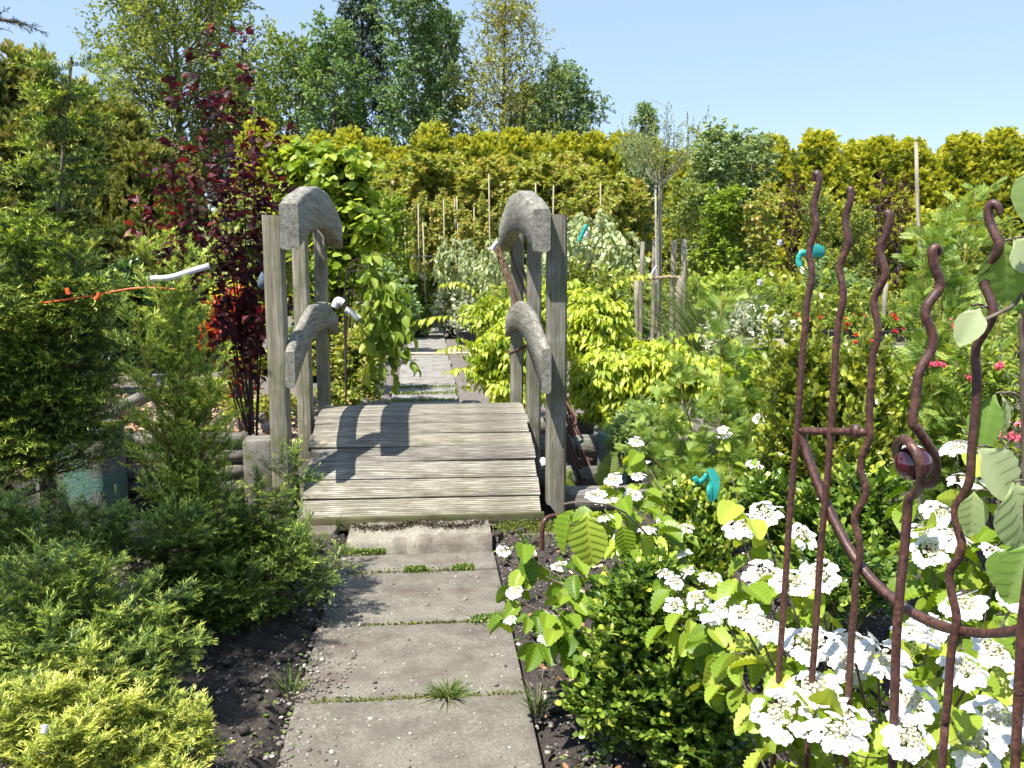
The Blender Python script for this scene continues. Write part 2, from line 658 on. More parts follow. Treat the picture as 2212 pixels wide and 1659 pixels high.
def slabmat(name='concrete_slab', mossy=0.0, base=(0.205, 0.188, 0.155)):
    m, t, b = newmat(name)
    v = coords(t)
    fine = noise(t, 95, 6, 0.75, v)
    med = noise(t, 7, 6, 0.65, v)
    lo = tuple(x * 0.45 for x in base)
    hi = tuple(min(1, x * 1.45) for x in base)
    c = ramp(t, [(0.28, lo), (0.5, base), (0.72, hi)], fine)
    c = mix(t, ramp(t, [(0.42, (0, 0, 0)), (0.62, (0.72,) * 3)], med), c, tuple(x * 0.62 for x in base))
    # exposed pebbles
    vo = t.nodes.new('ShaderNodeTexVoronoi')
    vo.inputs['Scale'].default_value = 60
    vo.inputs['Randomness'].default_value = 1
    t.links.new(v, vo.inputs['Vector'])
    sel = t.nodes.new('ShaderNodeSeparateColor')
    t.links.new(vo.outputs['Color'], sel.inputs[0])
    dist = ramp(t, [(0.16, (1,) * 3), (0.28, (0,) * 3)], vo.outputs['Distance'])
    pick = ramp(t, [(0.80, (0,) * 3), (0.84, (1,) * 3)], sel.outputs[0])
    f = mix(t, 1.0, dist, pick, 'MULTIPLY')
    c = mix(t, f, c, ramp(t, [(0.0, (0.62, 0.58, 0.5)), (0.5, (0.38, 0.30, 0.22)), (1.0, (0.16, 0.15, 0.14))], sel.outputs[1]))
    # dark moss and humus stains
    st = noise(t, 3.1, 7, 0.7, coords(t, (1, 1.3, 1)))
    c = mix(t, ramp(t, [(0.50 - mossy * .1, (0,) * 3), (0.68 - mossy * .1, (0.8,) * 3)], st), c, (0.11, 0.085, 0.07))
    if mossy:
        g = noise(t, 8, 5, 0.7, coords(t))
        c = mix(t, ramp(t, [(0.5, (0,) * 3), (0.62, (0.8,) * 3)], g), c, (0.10, 0.13, 0.03))
    t.links.new(c, b.inputs['Base Color'])
    b.inputs['Roughness'].default_value = 0.93
    b.inputs['Specular IOR Level'].default_value = 0.15
    bump(t, b, mix(t, 0.35, fine, med), 0.8, 0.006)
    return m


M_SLAB = slabmat()
M_KERB = slabmat('mossy_concrete', 0.8, (0.24, 0.22, 0.18))
M_FARSLAB = slabmat('far_concrete', 0.0, (0.30, 0.285, 0.26))


def algaemat():
    m, t, b = newmat('algae_concrete')
    v = coords(t)
    f = noise(t, 60, 6, 0.7, v)
    c = ramp(t, [(0.3, (0.10, 0.09, 0.08)), (0.7, (0.30, 0.28, 0.25))], f)
    g = noise(t, 5.5, 6, 0.62, v, 0.4)
    c = mix(t, ramp(t, [(0.44, (0,) * 3), (0.56, (0.85,) * 3)], g), c, ramp(t, [(0.3, (0.05, 0.16, 0.12)), (0.7, (0.14, 0.30, 0.23))], f))
    t.links.new(c, b.inputs['Base Color'])
    b.inputs['Roughness'].default_value = 0.92
    bump(t, b, f, 1.0, 0.01)
    return m


M_ALGAE = algaemat()


def soilmat():
    m, t, b = newmat('garden_soil')
    v = coords(t)
    fine = noise(t, 70, 8, 0.78, v)
    med = noise(t, 9, 6, 0.7, v)
    c = ramp(t, [(0.3, (0.022, 0.018, 0.016)), (0.55, (0.085, 0.072, 0.065)), (0.75, (0.20, 0.175, 0.155))], fine)
    c = mix(t, ramp(t, [(0.4, (0,) * 3), (0.65, (0.55,) * 3)], med), c, (0.035, 0.028, 0.024))
    # gravel and bark chips away from the dug bed (position along the garden)
    ge = t.nodes.new('ShaderNodeNewGeometry')
    sp = t.nodes.new('ShaderNodeSeparateXYZ')
    t.links.new(ge.outputs['Position'], sp.inputs[0])
    far = ramp(t, [(0.0, (0,) * 3), (1.0, (1,) * 3)], None)
    mr = t.nodes.new('ShaderNodeMapRange')
    mr.inputs[1].default_value = 6.8
    mr.inputs[2].default_value = 8.5
    t.links.new(sp.outputs[1], mr.inputs[0])
    vo = t.nodes.new('ShaderNodeTexVoronoi')
    vo.inputs['Scale'].default_value = 30
    t.links.new(v, vo.inputs['Vector'])
    grav = mix(t, 0.5, ramp(t, [(0.2, (0.10, 0.085, 0.075)), (0.8, (0.24, 0.21, 0.19))], fine), ramp(t, [(0.0, (.3,) * 3), (1.0, (.7,) * 3)], vo.outputs['Distance']), 'SOFT_LIGHT')
    c = mix(t, mr.outputs[0], c, grav)
    # pale stones here and there
    v2 = t.nodes.new('ShaderNodeTexVoronoi')
    v2.inputs['Scale'].default_value = 38
    t.links.new(v, v2.inputs['Vector'])
    s2 = t.nodes.new('ShaderNodeSeparateColor')
    t.links.new(v2.outputs['Color'], s2.inputs[0])
    f = mix(t, 1.0, ramp(t, [(0.14, (1,) * 3), (0.24, (0,) * 3)], v2.outputs['Distance']), ramp(t, [(0.90, (0,) * 3), (0.93, (1,) * 3)], s2.outputs[0]), 'MULTIPLY')
    c = mix(t, f, c, ramp(t, [(0.0, (0.55, 0.50, 0.44)), (1.0, (0.30, 0.25, 0.2))], s2.outputs[1]))
    t.links.new(c, b.inputs['Base Color'])
    b.inputs['Roughness'].default_value = 0.95
    b.inputs['Specular IOR Level'].default_value = 0.15
    bump(t, b, mix(t, 0.5, fine, med), 1.0, 0.015)
    return m


M_SOIL = soilmat()

# ------------------------------------------------------------------ ground sheet
PX0, PX1 = -0.485, 0.325      # path edges


def ground():
    xs = np.concatenate([-np.geomspace(260, 3.6, 34), np.arange(-3.5, 3.51, .03), np.geomspace(3.6, 260, 34)])
    ys = np.concatenate([-np.geomspace(120, .5, 14), np.arange(.6, 9.0, .03), np.geomspace(9.1, 320, 46)])
    X, Y = np.meshgrid(xs, ys)
    Z = (fbm(X * 2.2, Y * 2.2, 3, 3) - .5) * .05
    near = np.clip((9 - np.hypot(X, Y)) / 4, 0, 1)
    cl = fbm(X * 11, Y * 11, 9, 3)
    Z += near * ((np.maximum(0, cl - .46)) * .16)
    Z += near * (fbm(X * 30, Y * 30, 17, 2) - .5) * .02
    left = np.clip((PX0 - .05 - X) / .3, 0, 1) * near
    Z += left * .02
    onpath = np.clip(1 - np.maximum(PX0 - X, X - PX1) / .06, 0, 1)
    Z = Z * (1 - onpath) - .05 * onpath
    pit = np.clip((X + 2.45) / .12, 0, 1) * np.clip((2.5 - X) / .12, 0, 1) * np.clip((Y - 5.02) / .1, 0, 1) * np.clip((6.25 - .0 - Y) / .12, 0, 1)
    Z = Z * (1 - pit) + pit * (-.32 + .03 * (cl - .5))
    V = np.stack([X, Y, Z], -1).reshape(-1, 3)
    ny, nx = X.shape
    i = (np.arange(ny - 1)[:, None] * nx + np.arange(nx - 1)[None]).reshape(-1)
    a = Acc()
    a.add(V, np.stack([i, i + 1, i + nx + 1, i + nx], -1))
    g = a.build('ground', M_SOIL, smooth=True)
    g['kind'] = 'structure'
    g['label'] = 'dark garden soil, gravelly farther off'


ground()
R = np.random.default_rng(5)


def path():
    root = bpy.data.objects.new('path', None)
    COL.objects.link(root)
    root['kind'] = 'structure'
    root['label'] = 'straight path of pale concrete slabs'
    # near slabs, then the slabs beyond the bridge
    ys = [.95, 1.58, 2.22, 2.86, 3.505, 4.16]
    cuts = ys + [4.46]
    for k in range(len(cuts) - 1):
        y0, y1 = cuts[k] + .006, cuts[k + 1] - .008
        a = Acc()
        n = 14
        xx = np.linspace(PX0, PX1, n)
        edge0 = R.normal(0, .003, n)
        edge1 = R.normal(0, .003, n)
        tilt = R.normal(0, .004)
        V = []
        for j, x in enumerate(xx):
            V += [(x, y0 + edge0[j], -.05), (x, y0 + edge0[j], .012 + tilt), (x, y1 + edge1[j], .012 - tilt), (x, y1 + edge1[j], -.05)]
        F = []
        for j in range(n - 1):
            b = 4 * j
            F += [(b, b + 4, b + 5, b + 1), (b + 1, b + 5, b + 6, b + 2), (b + 2, b + 6, b + 7, b + 3)]
        F += [(0, 1, 2, 3), (4 * n - 4, 4 * n - 1, 4 * n - 2, 4 * n - 3)]
        a.add(V, F)
        a.build('paving_slab', M_SLAB, root, bevel=.006)
    y = 7.45
    while y < 23.5:
        a = Acc()
        box(a, ((PX0 + PX1) / 2 + R.normal(0, .008), y + .29, -.02), (.80, .575, .07), v=.5)
        a.build('paving_slab', M_FARSLAB, root, bevel=.006)
        y += .6
    # cross row where the hose lies
    for x in np.arange(-3.2, 3.0, .62):
        if -.9 < x + .3 < .75 or abs(x) > 2:
            continue
        a = Acc()
        box(a, (x + .3, 15.6, -.02), (.6, .45, .07))
        a.build('paving_slab', M_FARSLAB, root, bevel=.006)


path()
# far paved strip at the right
a = Acc()
p = gr(1640, 16.5)
box(a, (p[0] + .6, p[1], .0), (5.5, 1.6, .05), Matrix.Rotation(-.12, 3, 'Z'))
o = a.build('pavement', M_FARSLAB)
o['kind'] = 'structure'

# risers at the bridge foot
t = thing('concrete_step', 'long weathered concrete block at the foot of the bridge with dark moss on top', 'step', (-.08, 4.62, 0))
a = Acc()
n = 24
xx = np.linspace(PX0 + .02, PX1 - .005, n)
V = []
for j, x in enumerate(xx):
    h = R.normal(0, .004)
    f = R.normal(0, .006)
    V += [(x, 4.47 + f, -.05), (x, 4.485 + f, .035), (x, 4.50 + f, .075 + h), (x, 4.78, .085 + h), (x, 4.80, -.05)]
F = []
for j in range(n - 1):
    b = 5 * j
    for q in range(4):
        F.append((b + q, b + 5 + q, b + 6 + q, b + 1 + q))
a.add(V, F)
a.add([V[0], V[1], V[2], V[3], V[4]], [(0, 1, 2), (0, 2, 3), (0, 3, 4)])
a.add(V[-5:], [(0, 2, 1), (0, 3, 2), (0, 4, 3)])
a.build('block', slabmat('step_concrete', 0.0, (0.31, 0.285, 0.23)), t)


def kerb(px0, px1, d, h, label, dep=.2):
    p, q = gr(px0, d), gr(px1, d)
    a = Acc()
    c = (p + q) / 2
    ang = math.atan2(q[1] - p[1], q[0] - p[0])
    box(a, (c[0], c[1], h / 2 - .03), (np.linalg.norm(q - p), dep, h + .06), Matrix.Rotation(ang, 3, 'Z'))
    o = a.build('kerb_stone', M_KERB, bevel=.012)
    tag(o, label, 'kerb stone')


kerb(1078, 1255, 4.72, .055, 'mossy rough concrete kerb piece right of the step, behind the bent steel bar')
kerb(655, 728, 4.75, .05, 'short rough kerb piece left of the concrete step, half under soil')


# ------------------------------------------------------------------ bridge
def bridge():
    t = thing('wooden_bridge', 'weathered grey arched wooden footbridge with carved double handrails', 'footbridge', (-.06, 6.1, 0))
    x0, x1 = -.775, .655
    prof = lambda y: .546 - .451 * ((y - 6.1) / 1.17) ** 2
    yy = np.linspace(4.90, 7.30, 800)
    zz = prof(yy)
    s = np.concatenate(([0], np.cumsum(np.hypot(np.diff(yy), np.diff(zz)))))
    nb = 17
    for k in range(nb):
        a0, a1 = s[-1] * k / nb, s[-1] * (k + 1) / nb
        g = .0035
        y0, y1 = np.interp(a0 + g, s, yy), np.interp(a1 - g, s, yy)
        z0, z1 = prof(y0), prof(y1)
        ang = math.atan2(z1 - z0, y1 - y0)
        e0, e1 = x0 + R.normal(0, .006), x1 + R.normal(0, .006)
        th = .034
        a = Acc()
        L = math.hypot(y1 - y0, z1 - z0)
        # the board in its own frame: x along, y across, top slightly crowned
        n = 20
        xs = np.linspace(e0, e1, n)
        wob = R.normal(0, .0012, n)
        V = []
        for j in range(n):
            for (yl, zl) in ((-L / 2, -th), (-L / 2, -.004), (-L / 2 + .004, 0), (L / 2 - .004, 0), (L / 2, -.004), (L / 2, -th)):
                V.append((xs[j] - (e0 + e1) / 2, yl + wob[j], zl))
        F = []
        for j in range(n - 1):
            for q in range(6):
                F.append((6 * j + q, 6 * j + (q + 1) % 6, 6 * j + 6 + (q + 1) % 6, 6 * j + 6 + q)[::-1])
        b0 = len(V)
        a.add(V, F)
        a.add(V[:6], [(0, 1, 2), (0, 2, 3), (0, 3, 4), (0, 4, 5)])
        a.add(V[-6:], [(0, 2, 1), (0, 3, 2), (0, 4, 3), (0, 5, 4)])
        o = a.build('deck_board', M_DECK)
        o.parent = t
        roll = R.normal(0, .006)
        o.location = ((e0 + e1) / 2 + .06, (y0 + y1) / 2 - 6.1, (z0 + z1) / 2)
        if k == 0:
            ang *= .93
        o.rotation_euler = (ang + R.normal(0, .008), roll, R.normal(0, .002))
    a = Acc()
    box(a, ((x0 + x1) / 2, 4.893, .052), (x1 - x0 + .01, .026, .078))
    a.build('fascia_board', woodmat('fascia_wood', (0.03, 0.028, 0.018), (0.09, 0.085, 0.05), (0.19, 0.175, 0.11), (3, 60, 40), 0.9), t, bevel=.003)
    # bearers under the boards
    for x in (x0 + .07, x1 - .07):
        a = Acc()
        ys = np.linspace(4.93, 7.27, 24)
        V = []
        for y in ys:
            z = prof(y) - .04
            for (dx, dz) in ((-.04, 0), (.04, 0), (.04, -.16), (-.04, -.16)):
                V.append((x + dx, y, max(z + dz, -.02 if dz else -.01)))
        F = [(4 * j + q, 4 * j + 4 + q, 4 * j + 4 + (q + 1) % 4, 4 * j + (q + 1) % 4) for j in range(23) for q in range(4)]
        F += [(0, 1, 2, 3), (95, 94, 93, 92)]
        a.add(V, F)
        a.build('bearer', M_POST, t)
    # posts: left x, right x, y, top
    for (x, y, zt, zb, sz) in ((-.885, 5.06, 1.825, -.08, .112), (-.89, 6.10, 1.97, -.3, .105), (-.90, 7.22, 1.86, -.06, .105),
                               (.752, 5.06, 1.84, -.02, .115), (.735, 6.08, 1.97, -.3, .10), (.725, 7.20, 1.86, -.06, .105)):
        a = Acc()
        n = 12
        V = []
        lean = R.normal(0, .004)
        for j in range(n):
            f = j / (n - 1)
            z = zb + (zt - zb) * f
            h = sz / 2 * (1 + R.normal(0, .012))
            c = .014
            sl = .0
            for (dx, dy) in ((-h + c, -h), (h - c, -h), (h, -h + c), (h, h - c), (h - c, h), (-h + c, h), (-h, h - c), (-h, -h + c)):
                zz_ = z
                if j == 0 and x > 0 and y < 5.5:
                    zz_ = z + (.0 if dx > 0 else .12)
                if j == n - 1:
                    zz_ = z - dx * .06
                V.append((x + dx + lean * f, y + dy, zz_))
        F = [(8 * j + q, 8 * j + (q + 1) % 8, 8 * j + 8 + (q + 1) % 8, 8 * j + 8 + q) for j in range(n - 1) for q in range(8)]
        a.add(V, F)
        T8 = V[-8:]
        a.add(T8, [(0, 1, 2, 3), (0, 3, 4, 7), (4, 5, 6, 7)])
        a.build('post', M_POST, t, bevel=.003)

    # sawn arched rails
    def rail(name, x, wd, top, bot, ya, yb, mat_):
        a = Acc()
        n = 40
        ys = np.linspace(ya, yb, n)
        lag = lambda c, y: sum(c[i] * np.prod([(y - q) / (p - q) for q in [z for z in (ya, 6.1, yb) if z != p]]) for i, p in enumerate((ya, 6.1, yb)))
        V = []
        ch = .012
        for j, y in enumerate(ys):
            zt_, zb_ = lag(top, y) + R.normal(0, .002) + .006 * math.sin(y * 9 + x * 40), lag(bot, y) + R.normal(0, .003)
            h = wd / 2
            for (dx, z) in ((-h, zb_ + ch), (-h, zt_ - ch), (-h + ch, zt_), (h - ch, zt_), (h, zt_ - ch), (h, zb_ + ch), (h - ch, zb_), (-h + ch, zb_)):
                V.append((x + dx, y, z))
        F = [(8 * j + q, 8 * j + 8 + q, 8 * j + 8 + (q + 1) % 8, 8 * j + (q + 1) % 8)[::-1] for j in range(n - 1) for q in range(8)]
        a.add(V, F)
        a.add(V[:8], [(0, 1, 2, 7), (7, 2, 3, 6), (3, 4, 5, 6)])
        a.add(V[-8:], [(0, 7, 2, 1), (7, 6, 3, 2), (3, 6, 5, 4)])
        a.build(name, mat_, t, smooth=False)
    rail('handrail', -.775, .104, (1.88, 2.075, 1.90), (1.625, 1.815, 1.70), 4.90, 7.33, railmat('left_rail_wood', -.7))
    rail('handrail', .638, .104, (1.86, 2.06, 1.88), (1.62, 1.80, 1.68), 4.90, 7.33, railmat('right_rail_wood', .68))
    rail('lower_rail', -.800, .056, (1.06, 1.29, 1.13), (.85, 1.09, .98), 4.92, 7.30, railmat('left_lower_rail_wood', -.62))
    rail('lower_rail', .668, .056, (1.06, 1.29, 1.13), (.80, 1.07, .96), 4.88, 7.30, railmat('right_lower_rail_wood', .62))
    return t


bridge()


# ------------------------------------------------------------------ logs, stumps, rocks
def log(name, p, q, r, label, m=M_LOG, group=None, sides=14, cat='log'):
    t = thing(name, label, cat, (p + q) / 2, group)
    a = Acc()
    n = 12
    P = line(p, q, n, 0, r * .06, R)
    rr = r * (1 + R.normal(0, .025, n))
    tubes(a, P, rr[None], sides, .5, True)
    o = a.build('log', m, t, smooth=True)
    ang = math.atan2(q[1] - p[1], q[0] - p[0])
    # lay the grain along the log: rotate mesh data into the log's own frame
    Rm = Matrix.Rotation(-ang, 4, 'Z')
    o.data.transform(Rm)
    o.rotation_euler = (0, 0, ang)
    # single mesh is enough: lift it to top level
    o.parent = None
    o.location = t.location
    for k_ in ('label', 'category'):
        o[k_] = t[k_]
    if group:
        o['group'] = group
    o.name = name
    bpy.data.objects.remove(t)
    return o


lt = ['topmost', 'second from top', 'third from top', 'lowest']
for k in range(4):
    z = .315 - .112 * k
    p, q = gr(262, 5.95, z), gr(535, 6.02, z)
    log('wall_log', p + np.array((0, .03 * (k % 2), 0)), q, .055 + .003 * (k % 2), f'weathered round log of the stacked log wall left of the bridge, {lt[k]}', group='logs stacked between the concrete stumps')
p, q = gr(1120, 6.25, .22), gr(1300, 6.25, .22)
log('wall_log', p, q, .085, 'thick dark log behind the rusty rods right of the bridge, upper one')
p, q = gr(1120, 6.1, .02), gr(1300, 6.1, .02)
log('wall_log', p, q, .08, 'dark log under the thick one behind the rusty rods')
p, q = at(1195, 1082, 5.22), at(1480, 1070, 5.15)
log('edging_log', p, q, .085, 'thick cracked round log lying at the foot of the front right bridge post')
p, q = at(150, 1150, 4.75), at(330, 1142, 4.85)
log('edging_log', p, q, .05, 'pale split log lying low behind the left conifers', M_PALELOG)
p, q = at(-120, 985, 5.1), at(112, 888, 6.3)
log('edging_log', p, q, .064, 'pale round log running from the left frame edge to the green stump', M_PALELOG)
p, q = at(232, 897, 6.3), at(350, 838, 8.2)
log('edging_log', p, q, .06, 'dark round log running back from the green stump toward the pots')
p, q = at(1128, 1128, 5.0), at(1182, 1128, 5.0)
log('support_log', p, q, .034, 'short log end under the front right corner of the bridge deck')
p, q = at(636, 1158, 4.95), at(705, 1150, 4.97)
log('support_log', p, q, .038, 'short dark log end under the front left corner of the bridge deck')


def stump(c, sz, rz, label, m, rnd=.045):
    a = Acc()
    n = 10
    w_, d_, z0, z1 = sz
    V = []
    ring = []
    for k in range(28):
        th = 2 * PI * k / 28
        e = 2 / 4.5
        ring.append((abs(math.cos(th)) ** e * math.copysign(1, math.cos(th)), abs(math.sin(th)) ** e * math.copysign(1, math.sin(th))))
    for j in range(n):
        f = j / (n - 1)
        s_ = 1.0 if j < n - 1 else .955
        z = z0 + (z1 - z0) * (f if j < n - 1 else 1)
        if j == n - 2:
            z = z1 - rnd * .4
        for (x, y) in ring:
            k_ = 1 + R.normal(0, .008)
            V.append((x * w_ / 2 * s_ * k_, y * d_ / 2 * s_ * k_, z + (R.normal(0, .004) if j == n - 1 else 0)))
    F = [(28 * j + q, 28 * j + (q + 1) % 28, 28 * j + 28 + (q + 1) % 28, 28 * j + 28 + q) for j in range(n - 1) for q in range(28)]
    a.add(V, F)
    top = V[-28:] + [(0, 0, z1 + .004)]
    a.add(top, [(i, (i + 1) % 28, 28) for i in range(28)])
    o = a.build('concrete_stump', m, smooth=False)
    o.location = (c[0], c[1], 0)
    o.rotation_euler = (0, 0, rz)
    tag(o, label, 'stump')
    return o


c = gr(176, 5.75, .2)
stump(c, (.52, .40, -.3, .475), -.12, 'big concrete stump stained green with algae, moss and stonecrop on top', M_ALGAE)
c = gr(172, 7.3, .2)
stump(c, (.25, .25, -.1, .47), .1, 'small dark concrete stump behind the big green one', M_ALGAE)
c = gr(566, 5.93, .2)
stump(c, (.235, .24, -.3, .345), 0, 'grey square concrete stump ending the log wall by the left front bridge post', slabmat('stump_concrete', .5, (.26, .24, .21)))
c = gr(1322, 6.15, .2)
stump(c, (.19, .2, -.3, .34), .1, 'greenish concrete stump right of the rusty rods under the lime shrub', M_ALGAE)

M_ROCK = slabmat('pale_rock', 0, (0.40, 0.38, 0.35))


def rock(px, py, d, r, label, m=M_ROCK, name='rock', sq=.75):
    c = at(px, py, d)
    import bmesh
    bm = bmesh.new()
    bmesh.ops.create_icosphere(bm, subdivisions=3, radius=1)
    sd = R.random(3) * 50
    for v in bm.verts:
        n = vnoise(np.array(v.co.x * 2.1 + sd[0]), np.array(v.co.y * 2.1 + v.co.z * 1.7 + sd[1]), 7)
        v.co *= r * (.75 + .5 * float(n))
        v.co.z *= sq
    me = bpy.data.meshes.new(name)
    bm.to_mesh(me)
    bm.free()
    me.materials.append(m)
    o = bpy.data.objects.new(name, me)
    COL.objects.link(o)
    o.location = c
    tag(o, label, 'rock')


rock(583, 925, 6.7, .065, 'pale grey rock at the foot of the purple tree by the bridge')
rock(600, 945, 6.6, .04, 'small round stone beside the pale rock at the bridge post')
rock(1178, 1000, 5.5, .045, 'white pebble beside the deck edge behind the right front post', M_WHITE)
# board edging / low bench behind the bridge at the right
t = thing('low_bench', 'low dark wooden board on short legs behind the rusty rods', 'bench', gr(1215, 7.2))
a = Acc()
p, q = at(1110, 920, 7.2), at(1282, 920, 7.2)
c = (p + q) / 2
an = math.atan2((q - p)[1], (q - p)[0])
RZ = Matrix.Rotation(an, 3, 'Z')
box(a, c, (np.linalg.norm(q - p), .05, .14), RZ)
a.build('board', M_LOG, t)
for f in (.08, .93):
    a = Acc()
    c = p + (q - p) * f
    box(a, (c[0], c[1] + .05, (c[2] - .02) / 2 - .03), (.07, .05, c[2] + .06), RZ)
    a.build('leg', M_LOG, t)

# ribbed steel bar bent into a hoop beside the path
t = thing('steel_hoop', 'rusty ribbed steel bar bent into a hoop beside the bridge step', 'hoop', gr(1172, 4.45))
a = Acc()
pts = [at(1171, 1205, 4.45), at(1171, 1160, 4.45), at(1172, 1138, 4.45), at(1178, 1122, 4.46), at(1192, 1115, 4.5), at(1215, 1113, 4.55), at(1245, 1114, 4.62), at(1262, 1122, 4.66), at(1268, 1150, 4.68), at(1268, 1185, 4.68)]
P = smoothline(pts, 70)
rr = .0125 + .0016 * (np.arange(70) % 2)
tubes(a, P, rr[None], 8, .5, True)
a.build('bar', M_RUST, t, smooth=False)

# bundle of rusty plant rods leaning behind the right railing
t = thing('rod_bundle', 'bundle of five thin rusty rods with clasp leaning behind the right bridge railing', 'plant support', at(1270, 1045, 5.95))
tops = [(1068, 533, 7.0), (1076, 530, 7.05), (1103, 543, 7.1), (1128, 578, 7.1), (1146, 640, 7.15)]
for k, (x, y, d) in enumerate(tops):
    a = Acc()
    b0 = at(1256 + 7 * k, 1040 - 2 * k, 6.0 + .02 * k)
    top = at(x, y, d)
    P = line(b0, top, 14, 0, .004, R)
    tubes(a, P, np.full((1, 14), .0115), 7, .5, True)
    a.build('rod', M_RED_ROD, t, smooth=True)
a = Acc()
P = np.array([at(1213, 850, 6.25), at(1243, 903, 6.15), at(1246, 915, 6.13), at(1212, 929, 6.1), at(1214, 936, 6.12)])
tubes(a, P, np.full((1, 5), .011), 6, .5, True)
a.build('clasp', M_RED_ROD, t, smooth=False)
a = Acc()
P = np.array([at(1098, 758, 6.95), at(1102, 764, 6.9), at(1126, 752, 6.85), at(1150, 742, 6.85)])
tubes(a, P, np.full((1, 4), .012), 6, .5, True)
a.build('clasp', M_RED_ROD, t, smooth=False)


# ------------------------------------------------------------------ iron trellis at the right
def trellis():
    dd = lambda X: 1.36 - (X - 1710) * .00092
    t = thing('iron_trellis', 'rusty wrought iron trellis of wavy rods with a dark red glass ball', 'trellis', gr(1900, 1.2))
    za = lambda pts: [(1659 + x * .3667, 331.8 + y * .3667) for x, y in pts]
    zb = lambda pts: [(1659 + x * .4667, 884.8 + y * .4667) for x, y in pts]
    rods = [
        (za([(270, 165), (276, 128), (290, 116), (300, 140), (298, 180), (284, 240), (270, 300), (275, 360), (284, 415), (272, 475), (250, 540), (243, 600), (256, 670), (258, 740), (241, 820), (229, 900), (211, 1100), (195, 1300), (178, 1550)]) +
         zb([(120, 250), (100, 500), (80, 800), (60, 1080), (40, 1400), (18, 1720)]), 0),
        (za([(478, 232), (480, 213), (487, 215), (489, 240), (482, 290), (462, 350), (455, 400), (466, 460), (474, 510), (458, 575), (432, 635), (423, 690), (438, 770), (445, 850), (431, 920), (415, 1000), (400, 1150), (385, 1400), (374, 1560)]) +
         zb([(280, 250), (262, 450), (240, 700), (222, 1000), (200, 1300), (175, 1700)]), 0),
        (za([(687, 385), (690, 360), (703, 348), (716, 362), (714, 410), (697, 470), (670, 530), (662, 590), (682, 650), (690, 710), (668, 770), (636, 825), (624, 880), (638, 960), (650, 1040), (640, 1110), (620, 1180), (609, 1300), (600, 1450), (597, 1600)]) +
         zb([(470, 130), (437, 215), (428, 275), (450, 350), (445, 415), (405, 480), (402, 535), (421, 600), (425, 680), (408, 760), (400, 900), (388, 1040), (375, 1300), (360, 1700)]), 0),
        (za([(1350, 0), (1350, 0)])[:0] + za([(1368, 362), (1360, 322), (1338, 298), (1312, 302), (1299, 340), (1306, 400), (1336, 470), (1360, 530), (1346, 590), (1300, 645), (1268, 705), (1275, 775), (1308, 850), (1328, 920), (1310, 990), (1268, 1060), (1232, 1125), (1220, 1200), (1230, 1300), (1226, 1450), (1214, 1600)]) +
         zb([(942, 200), (935, 320), (907, 390), (868, 460), (878, 550), (897, 620), (880, 690), (840, 750), (850, 850), (872, 950), (866, 1020), (845, 1150), (835, 1300), (820, 1450), (800, 1720)]), 0),
        ([(2222, 500), (2236, 600), (2220, 700), (2238, 800), (2222, 900), (2236, 1000), (2222, 1100), (2226, 1200)] + zb([(1180, 960), (1170, 1100), (1160, 1300), (1140, 1720)]), 0),
    ]
    for pts, _ in rods:
        a = Acc()
        P3 = [at(x, y, dd(np.mean([p[0] for p in pts[-4:]]) * .5 + x * .5)) for x, y in pts]
        # continue into the soil
        e = P3[-1] + (P3[-1] - P3[-2]) / max(1e-6, abs((P3[-1] - P3[-2])[2])) * (P3[-1][2] + .04)
        P = smoothline(P3 + [e], 190)
        r = np.full(190, .0054)
        r[:12] = np.linspace(.0024, .0054, 12)
        tubes(a, P, r[None], 10, .5, True)
        a.build('rod', M_RUST, t, smooth=True)
    # fourth rod coils round the ball
    ball = at(1659 + 672 * .4667, 884.8 + 250 * .4667, dd(1972))
    d0 = dd(1972)
    up = za([(1015, 598), (1008, 568), (988, 556), (970, 570), (970, 610), (986, 680), (1010, 740), (1006, 800), (970, 850), (936, 900), (929, 960), (955, 1020), (972, 1090), (960, 1160), (920, 1230), (887, 1300), (875, 1400), (866, 1480), (853, 1550), (858, 1600)])
    P3 = [at(x, y, d0) for x, y in up]
    lp = zb([(690, 88), (735, 155), (770, 215), (780, 280), (762, 338), (725, 345), (660, 300), (600, 220), (602, 160), (632, 137), (664, 165), (693, 220), (707, 290), (706, 345), (685, 385), (652, 415), (645, 480), (632, 640), (615, 800), (598, 1000), (590, 1180), (575, 1720)])
    off = [0, .005, .012, .022, .034, .048, .052, .040, .016, -.010, -.034, -.046, -.046, -.036, -.016, -.004, 0, 0, 0, 0, 0, 0]
    P3 += [at(x, y, d0 + o_) for (x, y), o_ in zip(lp, off)]
    e = P3[-1] + (P3[-1] - P3[-2]) / abs((P3[-1] - P3[-2])[2]) * (P3[-1][2] + .04)
    P = smoothline(P3 + [e], 300)
    a = Acc()
    r = np.full(300, .0064)
    r[:16] = np.linspace(.0028, .0064, 16)
    tubes(a, P, r[None], 10, .5, True)
    a.build('rod', M_RUST, t, smooth=True)
    # glass ball
    m, tt, b = newmat('dark_red_glass')
    b.inputs['Base Color'].default_value = (0.055, 0.006, 0.014, 1)
    b.inputs['Roughness'].default_value = 0.06
    b.inputs['Specular IOR Level'].default_value = 0.8
    b.inputs['Coat Weight'].default_value = 0.5
    a = Acc()
    n, k = 28, 20
    V = [(0, 0, 1)]
    for i in range(1, k):
        for j in range(n):
            th, ph = PI * i / k, 2 * PI * j / n
            V.append((math.sin(th) * math.cos(ph), math.sin(th) * math.sin(ph), math.cos(th)))
    V.append((0, 0, -1))
    F = [(1 + i * n + j, 1 + (i + 1) * n + j, 1 + (i + 1) * n + (j + 1) % n, 1 + i * n + (j + 1) % n) for i in range(k - 2) for j in range(n)]
    rad = 84 * .4667 / FPX * d0
    a.add(np.array(V) * rad + ball, F)
